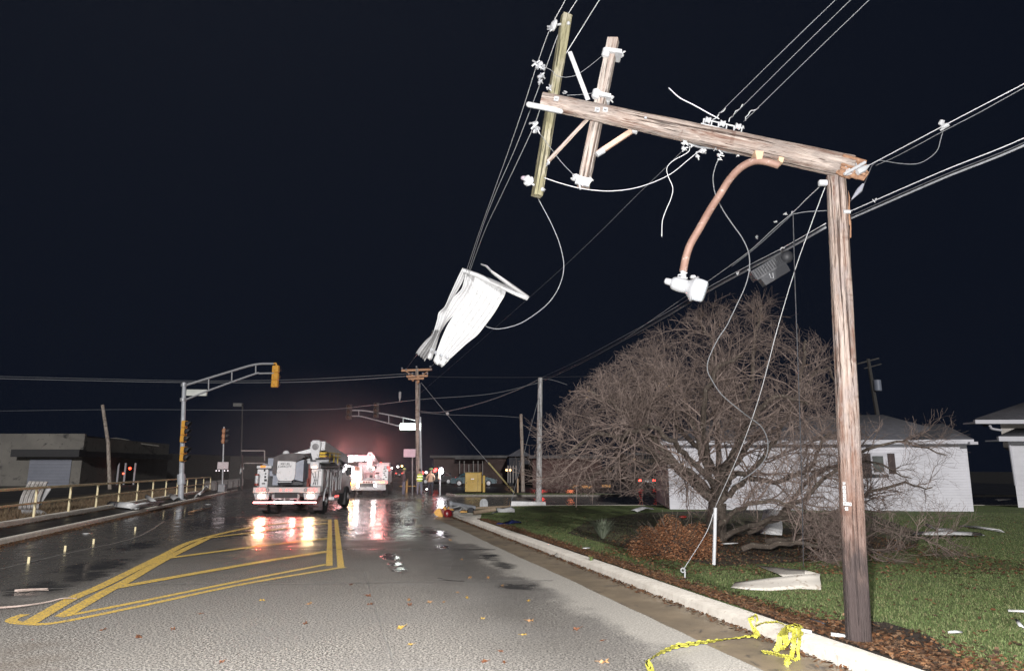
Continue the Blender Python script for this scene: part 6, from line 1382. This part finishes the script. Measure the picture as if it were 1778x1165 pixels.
# ================================================================ small debris on the right
BEI = M('beige_panel', (.68, .64, .58), (.58, .54, .48), .6, 0, 3, bp=.1, dirt=(.4, .34, .28))
def ppoly(mb, pts, th=.012):
    q = [P(*p) for p in pts]; mb.prism(q, (0, .004, th)); return mb
bp_ = empty('folded_sheet', P(1400, 1024, .11), label='beige bent panel folded into a V on the grass beside the snapped pole', cat='panel')
mb = MB(); lo = [(1269, 1020, .13), (1302, 1024, .115), (1337, 1025.6, .11), (1388, 1022, .11), (1425, 1024, .11)]; hi = [(1277, 1011, .17), (1305, 1008, .2), (1351, 1002, .24), (1397, 997, .27), (1424, 996, .28)]
mb.strip([P(*p) for p in lo], [P(*p) for p in hi], 4, lambda u, v: Vector((0, -.02*math.sin(v*6.28), 0))); mb.build('lower_flap', BEI, bp_, solid=.01)
mb = MB(); mb.strip([P(*p) for p in [(1314, 982, .2), (1350, 996, .22), (1362, 1002, .23), (1398, 998.5, .24), (1424, 998, .25)]], [P(*p) for p in [(1315, 981.5, .2), (1350, 986, .24), (1372, 988, .27), (1398, 990.5, .28), (1424, 996, .28)]], 3); mb.build('upper_flap', BEI, bp_, solid=.01)
# caution tape
def tape_mat():
    m, n, b = nodes('caution_tape_yellow'); b.inputs['Base Color'].default_value = (.84, .80, .14, 1); b.inputs['Roughness'].default_value = .35
    b.inputs['Coat Weight'].default_value = .2; return m
TAPEY = tape_mat(); TAPEK = M('tape_print_black', (.05, .045, .01), None, .5, bp=0)
ct = empty('caution_tape', P(1308, 1104, .02), label='yellow caution tape with black print trailing over the kerb onto the road', cat='caution tape')
def tape(pts, wd, twist, name='tape_strip', seed=1, print_=True):
    rr2 = random.Random(seed); q = smooth([P(*p) for p in pts], 7); mb = MB(); n = len(q); cols_ = 7; vs = []
    for i, p in enumerate(q):
        t = (q[min(i+1, n-1)]-q[max(i-1, 0)]).normalized(); s_ = t.cross(Vector((0, 0, 1)))
        if s_.length < .05: s_ = Vector((1, 0, 0))
        s_.normalize(); u_ = s_.cross(t); a = twist(i/(n-1)); d = s_*math.cos(a)+u_*math.sin(a)
        for k in range(cols_+1):
            w_ = (k/cols_-.5)*wd*.8; vs.append(p+d*w_+(s_.cross(t))*(.006*math.sin(k*2.2+i*.5)))
    base = [(i*(cols_+1)+k, i*(cols_+1)+k+1, (i+1)*(cols_+1)+k+1, (i+1)*(cols_+1)+k) for i in range(n-1) for k in range(cols_)]
    mb.add(vs, base); mb.m = []
    for i in range(n-1):
        for k in range(cols_): mb.m.append(1 if print_ and 2 <= k <= cols_-3 and (i % 9) < 6 and rr2.random() < .25 else 0)
    for v_ in range(len(mb.v)): x, y, z = mb.v[v_]; mb.v[v_] = (x, y, max(z, .006))
    return mb.build(name, [TAPEY, TAPEK], ct, smooth_=True, auto=180)
def ds(pts, k=4):
    o = []
    for a, b_ in zip(pts, pts[1:]):
        for i in range(k): o.append(tuple(a[j]+(b_[j]-a[j])*i/k for j in range(3)))
    return o+[pts[-1]]
tape([(1128, 1190, .03), (1131, 1166, .03), (1123, 1148, .05)], .07, lambda u: .3+u*.6, seed=1)
tape(ds([(1123, 1147, .03), (1145, 1133, .04), (1173, 1121, .05), (1222, 1114, .04), (1262, 1109, .04), (1308, 1103, .05), (1316, 1106, .04)], 5), .06, lambda u: .5+.7*math.sin(u*5), seed=2)
tape(ds([(1316, 1106, .02), (1312, 1095, .04), (1306, 1080, .1), (1303, 1072, .13)], 4), .075, lambda u: .2, seed=3)
tape(ds([(1303, 1072, .13), (1312, 1067, .135), (1316, 1075, .13), (1312, 1092, .06), (1316, 1103, .02)], 4), .05, lambda u: u*2, seed=4)
tape(ds([(1312, 1085, .128), (1328, 1080, .135), (1350, 1079, .135), (1362, 1084, .14), (1370, 1090, .14)], 5), .04, lambda u: .6, seed=5)
tape(ds([(1372, 1086, .145), (1362, 1092, .14), (1354, 1104, .13), (1353, 1118, .07), (1346, 1130, .02)], 5), .06, lambda u: .1+u*.4, seed=6)
tape(ds([(1376, 1086, .15), (1392, 1090, .15), (1390, 1100, .14), (1375, 1110, .12), (1358, 1124, .06), (1350, 1132, .02)], 5), .055, lambda u: .5-u, seed=7)
tape(ds([(1382, 1088, .15), (1378, 1100, .14), (1379, 1115, .11), (1376, 1130, .04), (1374, 1141, .02)], 5), .05, lambda u: .8-u*.6, seed=8)
tape(ds([(1366, 1088, .15), (1363, 1102, .14), (1365, 1118, .09), (1358, 1127, .03)], 5), .06, lambda u: -.3+u*.5, seed=9)
tape(ds([(1390, 1094, .14), (1388, 1112, .12), (1385, 1128, .06), (1387, 1142, .02), (1378, 1146, .015)], 5), .035, lambda u: .5, seed=10)
tape(ds([(1323, 1131, .02), (1340, 1133, .03), (1358, 1138, .03), (1375, 1140, .02)], 5), .045, lambda u: .9, seed=11, print_=False)
tape(ds([(1376, 1141, .03), (1366, 1144, .03), (1362, 1150, .03), (1366, 1153, .02), (1371, 1147, .05), (1364, 1146, .05)], 4), .035, lambda u: u*3, seed=12)
tape(ds([(1364, 1086, .15), (1380, 1083, .155), (1394, 1089, .15), (1384, 1095, .16), (1368, 1092, .155)], 4), .05, lambda u: u*2, seed=13)
plank('white_plank', [(1392, 1095, .14), (1410, 1099, .13)], .05, .02, SIDING, 'short white wooden strip behind the kerb beside the tape bundle', 'plank')
plank('white_plank', [(1443, 1102, .14), (1474, 1106.5, .13)], .05, .02, SIDING, 'short white wooden strip lying against the foot of the stump', 'plank')
plank('white_plank', [(1404, 1074, .135), (1418, 1078, .13), (1432, 1083, .13)], .03, .01, M('dark_strip', (.06, .06, .07), None, .7), 'thin dark strip in the mulch behind the tape bundle', 'plank')
# siding on the lawn at the right
for pts_, w_, lab in (([(1592, 927, .16), (1620, 927.5, .2), (1648, 927, .2), (1700, 928.5, .14)], .26, 'long white siding strip on the lawn in front of the garage'),
                      ([(1611, 914, .3), (1622, 921, .25), (1650, 921.5, .16)], .18, 'white siding strip propped on the long one before the garage'),
                      ([(1672, 917, .2), (1700, 919, .25), (1732, 924, .28)], .26, 'white curled siding strip lying right of the brush heap'),
                      ([(1750, 1060, .12), (1800, 1062, .13)], .045, 'white stick lying on the grass at the right edge'),
                      ([(1646, 1098, .12), (1658, 1097, .13), (1670, 1097.5, .12)], .03, 'thin white splinter on the grass beyond the mulch bed'),
                      ([(1765, 1078, .12), (1773, 1090, .13)], .035, 'short pale blue strip on the grass at the right edge'),
                      ([(1730, 869, .14), (1750, 867.5, .15), (1766, 866, .15)], .2, 'white board on the grass between the garage and the house'),
                      ([(1096, 948.5, .13), (1117, 949.5, .13)], .06, 'short white scrap on the lawn left of the orange shrub'),
                      ([(1012, 952, .13), (1024, 951, .13)], .04, 'tiny white scrap on the lawn below the yucca'),
                      ([(1100, 888, .13), (1116, 882, .22), (1131, 884, .16)], .3, 'bent grey strip on the lawn between the pale post and the garage'),
                      ([(1247, 944, .14), (1262, 943.5, .2), (1280, 942.5, .2)], .07, 'short white stick in front of the brush heap')):
    plank('siding_scrap', pts_, w_, .05 if w_ > .1 else .012, SIDING, lab, 'siding')
q = P(1338, 926, .15)
tag(MB().strip([P(1320, 926, .2), P(1338, 928, .22), P(1358, 929, .2)], [P(1326, 903, .2)+Vector((0, 0, .3)), P(1342, 905, .2)+Vector((0, 0, .35)), P(1358, 908, .2)+Vector((0, 0, .3))], 4, lambda u, v: Vector((0, .05*math.sin(v*5+u*3), 0))).build('white_sheet_scrap', SIDING, solid=.01), 'crumpled white sheet caught in the brush heap right of the guy guard', 'scrap')
tag(MB().ball(P(1186, 897, .3), .07, 8, (1.6, 1, .6)).build('red_scrap', M('red_plastic', (.6, .06, .04), None, .4)), 'small red plastic scrap on top of the orange shrub', 'scrap')
tag(MB().strip([P(860, 911, .12), P(880, 909, .13), P(905, 908, .12)], [P(880, 906, .14), P(893, 903, .22), P(904, 906, .13)], 4, lambda u, v: Vector((0, 0, .04*math.sin(v*6+u*7)))).build('blue_tarp', M('blue_tarp', (.04, .06, .22), (.02, .03, .13), .5), solid=.006), 'small crumpled blue tarp scrap on the grass behind the kerb', 'tarp')
# white slab under the pale pole, sheet debris at the corner
a = P(887, 878.5, .08); b_ = P(948, 879.5, .08); a.y = b_.y = min(a.y, Y9-.6); h_ = at(887, 870, a.y).z-.05
a.x = at(887, 874, a.y).x; b_.x = at(948, 874, a.y).x
tag(MB().prism([Vector((a.x, a.y, .1)), Vector((b_.x, a.y, .1)), Vector((b_.x-.02, a.y, h_+.02)), Vector((a.x+.03, a.y, h_+.05))], (0, .35, 0)).build('fallen_slab', SIDING), 'long white fallen box panel lying at the foot of the pale post', 'panel')
fs_ = empty('crumpled_sheet', P(880, 890, .12), label='crumpled white sheet metal with a long bent tail at the street corner', cat='sheet metal')
Yk = 26.5
mb = MB(); mb.strip(pxl([(863, 881), (874, 882), (888, 879), (894, 884)], Yk), pxl([(862, 890), (872, 893), (884, 892), (893, 892)], Yk-.5), 4, lambda u, v: Vector((0, .08*math.sin(u*9+v*3), .03*math.sin(v*6)))); mb.build('sheet_panel', SIDING, fs_, solid=.01)
mb = MB(); mb.strip(pxl([(863, 886), (848, 893), (833, 900)], Yk-.4, Yk-2.6), pxl([(866, 891), (850, 899), (833, 905)], Yk-.5, Yk-2.8), 3, lambda u, v: Vector((0, .04*math.sin(v*5), 0))); mb.build('sheet_tail', SIDING, fs_, solid=.01)
# grey rounded pedestal
q = P(840, 881, .05); g_ = (at(847, 875, q.y)-at(833, 875, q.y)).length
mb = MB(); pr = [(-.5, 0), (.5, 0), (.5, .6), (.42, .85), (.25, 1.02), (0, 1.08), (-.25, 1.02), (-.42, .85), (-.5, .6)]; mb.prism([q+Vector((x*g_, 0, z*g_)) for x, z in pr], (0, .25, 0)); o = mb.build('pedestal', M('pedestal_grey', (.36, .37, .38), (.28, .29, .3), .5, .1, 5), auto=50); tag(o, 'small grey round-topped utility pedestal behind the fallen signal', 'pedestal')
MB().box(q+Vector((0, -.008, .5*g_)), (.02, .012, g_*.9)).build('door_seam', GALVW, o)
# concrete apron at the corner and the fallen signal
flat('corner_apron', [P(a, c, .116) for a, c in ((789, 892), (815, 890), (836, 893), (833, 904), (820, 902), (800, 897))], CONC)
Yf = P(765, 897, 0).y
fg = empty('fallen_signal', P(765, 898, 0), label='smashed amber traffic signal with a dark red lens lying at the street corner', cat='traffic signal')
mb = MB(); mb.prism([at(753, 890, Yf), at(756, 886, Yf), at(760, 882.5, Yf), at(764, 882.5, Yf), at(769, 896, Yf), at(768, 898, Yf), at(757, 895, Yf)], (0, .35, 0)); mb.build('housing', AMBER, fg, auto=25)
MB().prism([at(768, 881, Yf+.2), at(772, 879, Yf+.2), at(776, 886, Yf+.2), at(773, 888, Yf+.2)], (0, .3, 0)).prism([at(777, 880, Yf+.5), at(785, 882, Yf+.5), at(788, 886, Yf+.5), at(779, 885, Yf+.5)], (0, .3, 0)).prism([at(797, 887, Yf+.7), at(810, 886, Yf+.7), at(811, 889.5, Yf+.7), at(798, 890, Yf+.7)], (0, .3, 0)).build('visor', AMBER, fg)
RL = M('dark_red_lens', (.28, .02, .025), (.18, .012, .016), .2, 0, 6, bp=0)
c_ = at(777.5, 891.5, Yf-.1); MB().lathe([(.0, .155), (.03, .15), (.06, .11), (.075, .04)], c_, (.25, -1, .15), 22).build('lens', RL, fg)
MB().prism([at(766, 884, Yf), at(770, 883, Yf), at(774, 893, Yf), at(770, 896, Yf)], (0, .3, 0)).build('housing_inside', REDM, fg)
MB().lathe([(0, .11), (.12, .1)], at(818, 886, Yf+.8), (-.2, -1, .1), 16).prism([at(812, 884, Yf+.9), at(822, 883, Yf+.9), at(827, 889, Yf+.9), at(814, 889, Yf+.9)], (0, .3, 0)).build('lens_shroud', VISOR, fg)
mb = MB()
for a, c, d, e in ((778, 886, 784, 879), (784, 882, 800, 878), (800, 878, 810, 885), (797, 887, 803, 881), (806, 879, 811, 884)): mb.tube([at(a, c, Yf+.4), at(d, e, Yf+.5)], .022, 6)
mb.build('strut', GALVW, fg)
MB_ = MB(); MB_.tube([at(784, 874.5, Yf+.9), at(823, 881.5, Yf+2.2)], .085, 12).lathe([(0, .09), (.05, .11), (.12, .09)], at(785, 874.7, Yf+.8), (-1, -.4, .1), 14); tag(MB_.build('fallen_pipe', MASTG), 'grey steel pipe lying across the fallen traffic signal', 'pipe')
tag(MB().tube([P(822, 890, .2), P(860, 884, .3)], .07, 10).build('fallen_log', M('tan_log', (.36, .28, .2), (.25, .19, .13), .8, scale=12)), 'pale tan timber lying behind the fallen signal at the corner', 'timber')
tag(MB().tube([P(826, 882, .15), P(868, 880, .16), P(885, 879, .15)], .05, 8).build('fallen_log', M('tan_log', (.36, .28, .2))), 'thin tan timber lying along the far edge of the lawn by the pedestal', 'timber')
tag(MB().strip([P(782, 896, .02), P(800, 890, .04), P(835, 888, .1)], [P(786, 890, .03), P(805, 886, .05), P(835, 885, .12)], 3).build('rusty_strip', M('rust_strip', (.2, .07, .045), None, .7), solid=.01), 'dark rusty strip beneath the fallen traffic signal', 'strip')
# leaves on the road
lf = None
LEAFR = [M('oak_leaf_tan', (.50, .30, .14), (.36, .18, .07), .6), M('oak_leaf_brown', (.24, .10, .05), (.15, .06, .03), .6), M('oak_leaf_yellow', (.62, .42, .10), (.5, .3, .06), .6)]
def leaf_mesh(m):
    mb = MB(); k = 14; pts_ = []
    for i in range(k): th = 2*math.pi*i/k; rr2 = .045*(1 if i % 2 else .5)*(1.25 if i == 3 else 1); pts_.append((rr2*math.cos(th)*1.3, rr2*math.sin(th)*.8, .012*math.sin(th*3)+.01))
    mb.add([(0, 0, .004)]+pts_, [(0, 1+i, 1+(i+1) % k) for i in range(k)]); mb.tube([(0, 0, .006), (-.05, .01, .012), (-.1, .0, .02)], .0015, 4)
    return mb.build('leaf', m, local=True)
protos = [leaf_mesh(m) for m in LEAFR]
LP = [((1109, 932), 'x')]
spots = [(794, 1028, 0), (811, 1038, 2), (771, 1045, 0), (710, 1042, 0), (711, 1051, 1), (838, 1074, 2), (922, 1078, 0), (695, 1091, 2), (712, 1119, 2), (870, 1131, 1), (840, 1149, 1), (918, 1043, 2), (816, 1003, 0), (848, 1003, 0), (873, 1016, 0), (782, 938, 0), (772, 951, 1), (876, 1150, 1), (455, 1042, 2), (538, 1048, 0), (350, 1065, 1), (180, 1093, 1), (610, 1015, 1), (642, 1049, 1), (910, 1102, 2), (1045, 1112, 1), (802, 971, 0), (1000, 1093, 1), (530, 1083, 1), (240, 1107, 1), (300, 1093, 1), (385, 1150, 1), (1050, 1150, 0), (640, 1035, 1), (745, 1046, 0)]
rl_ = random.Random(4); where = {0: 'tan curled oak leaf lying on the road', 1: 'small dark brown oak leaf lying on the road', 2: 'yellow-tan oak leaf lying on the road'}; used = set()
for a, c, k in spots:
    o = protos[k] if k not in used else protos[k].copy()
    if k in used: col.objects.link(o)
    used.add(k); o.location = P(a, c, .004); o.rotation_euler = (rl_.uniform(-.2, .2), rl_.uniform(-.2, .2), rl_.uniform(0, 6.28)); s_ = rl_.uniform(.45, .85); o.scale = (s_, s_, s_*rl_.uniform(.8, 2))
    tag(o, where[k], 'leaf', 'leaves scattered on the road')

# ================================================================ drizzle haze that glows round the lamps
hb_ = MB(); hb_.box((0, 60, 11), (140, 160, 24)); hz_o = hb_.build('haze', (lambda m: m)(bpy.data.materials.new('haze_air')), smooth_=False)
hm = hz_o.data.materials[0]; hm.use_nodes = True; hn = hm.node_tree; hn.nodes.clear()
ho = hn.nodes.new('ShaderNodeOutputMaterial'); hv = hn.nodes.new('ShaderNodeVolumePrincipled'); hv.inputs['Color'].default_value = (.85, .9, 1, 1); hv.inputs['Density'].default_value = .00004; hv.inputs['Anisotropy'].default_value = .3
hn.links.new(hv.outputs[0], ho.inputs['Volume']); tag(hz_o, kind='stuff')

# exhaust and drizzle hanging around the idling trucks
mm = bpy.data.materials.new('exhaust_air'); mm.use_nodes = True; n = mm.node_tree; n.nodes.clear()
o_ = n.nodes.new('ShaderNodeOutputMaterial'); v_ = n.nodes.new('ShaderNodeVolumePrincipled'); v_.inputs['Color'].default_value = (.9, .86, .86, 1); v_.inputs['Anisotropy'].default_value = .2
tc = n.nodes.new('ShaderNodeTexCoord'); vl = n.nodes.new('ShaderNodeVectorMath'); vl.operation = 'LENGTH'; n.links.new(tc.outputs['Object'], vl.inputs[0])
dn = maprange(n, vl.outputs['Value'], 0.05, 1.0, .030, 0); n.links.new(dn, v_.inputs['Density']); n.links.new(v_.outputs[0], o_.inputs['Volume'])
mb = MB(); mb.ball((0, 0, 0), 1.02, 24); ex = mb.build('exhaust_mist', mm, local=True); c_ = T2m @ Vector((-3.5, 1, 1.0)); ex.location = c_; ex.scale = (11.5, 9, 7.5); tag(ex, kind='stuff')
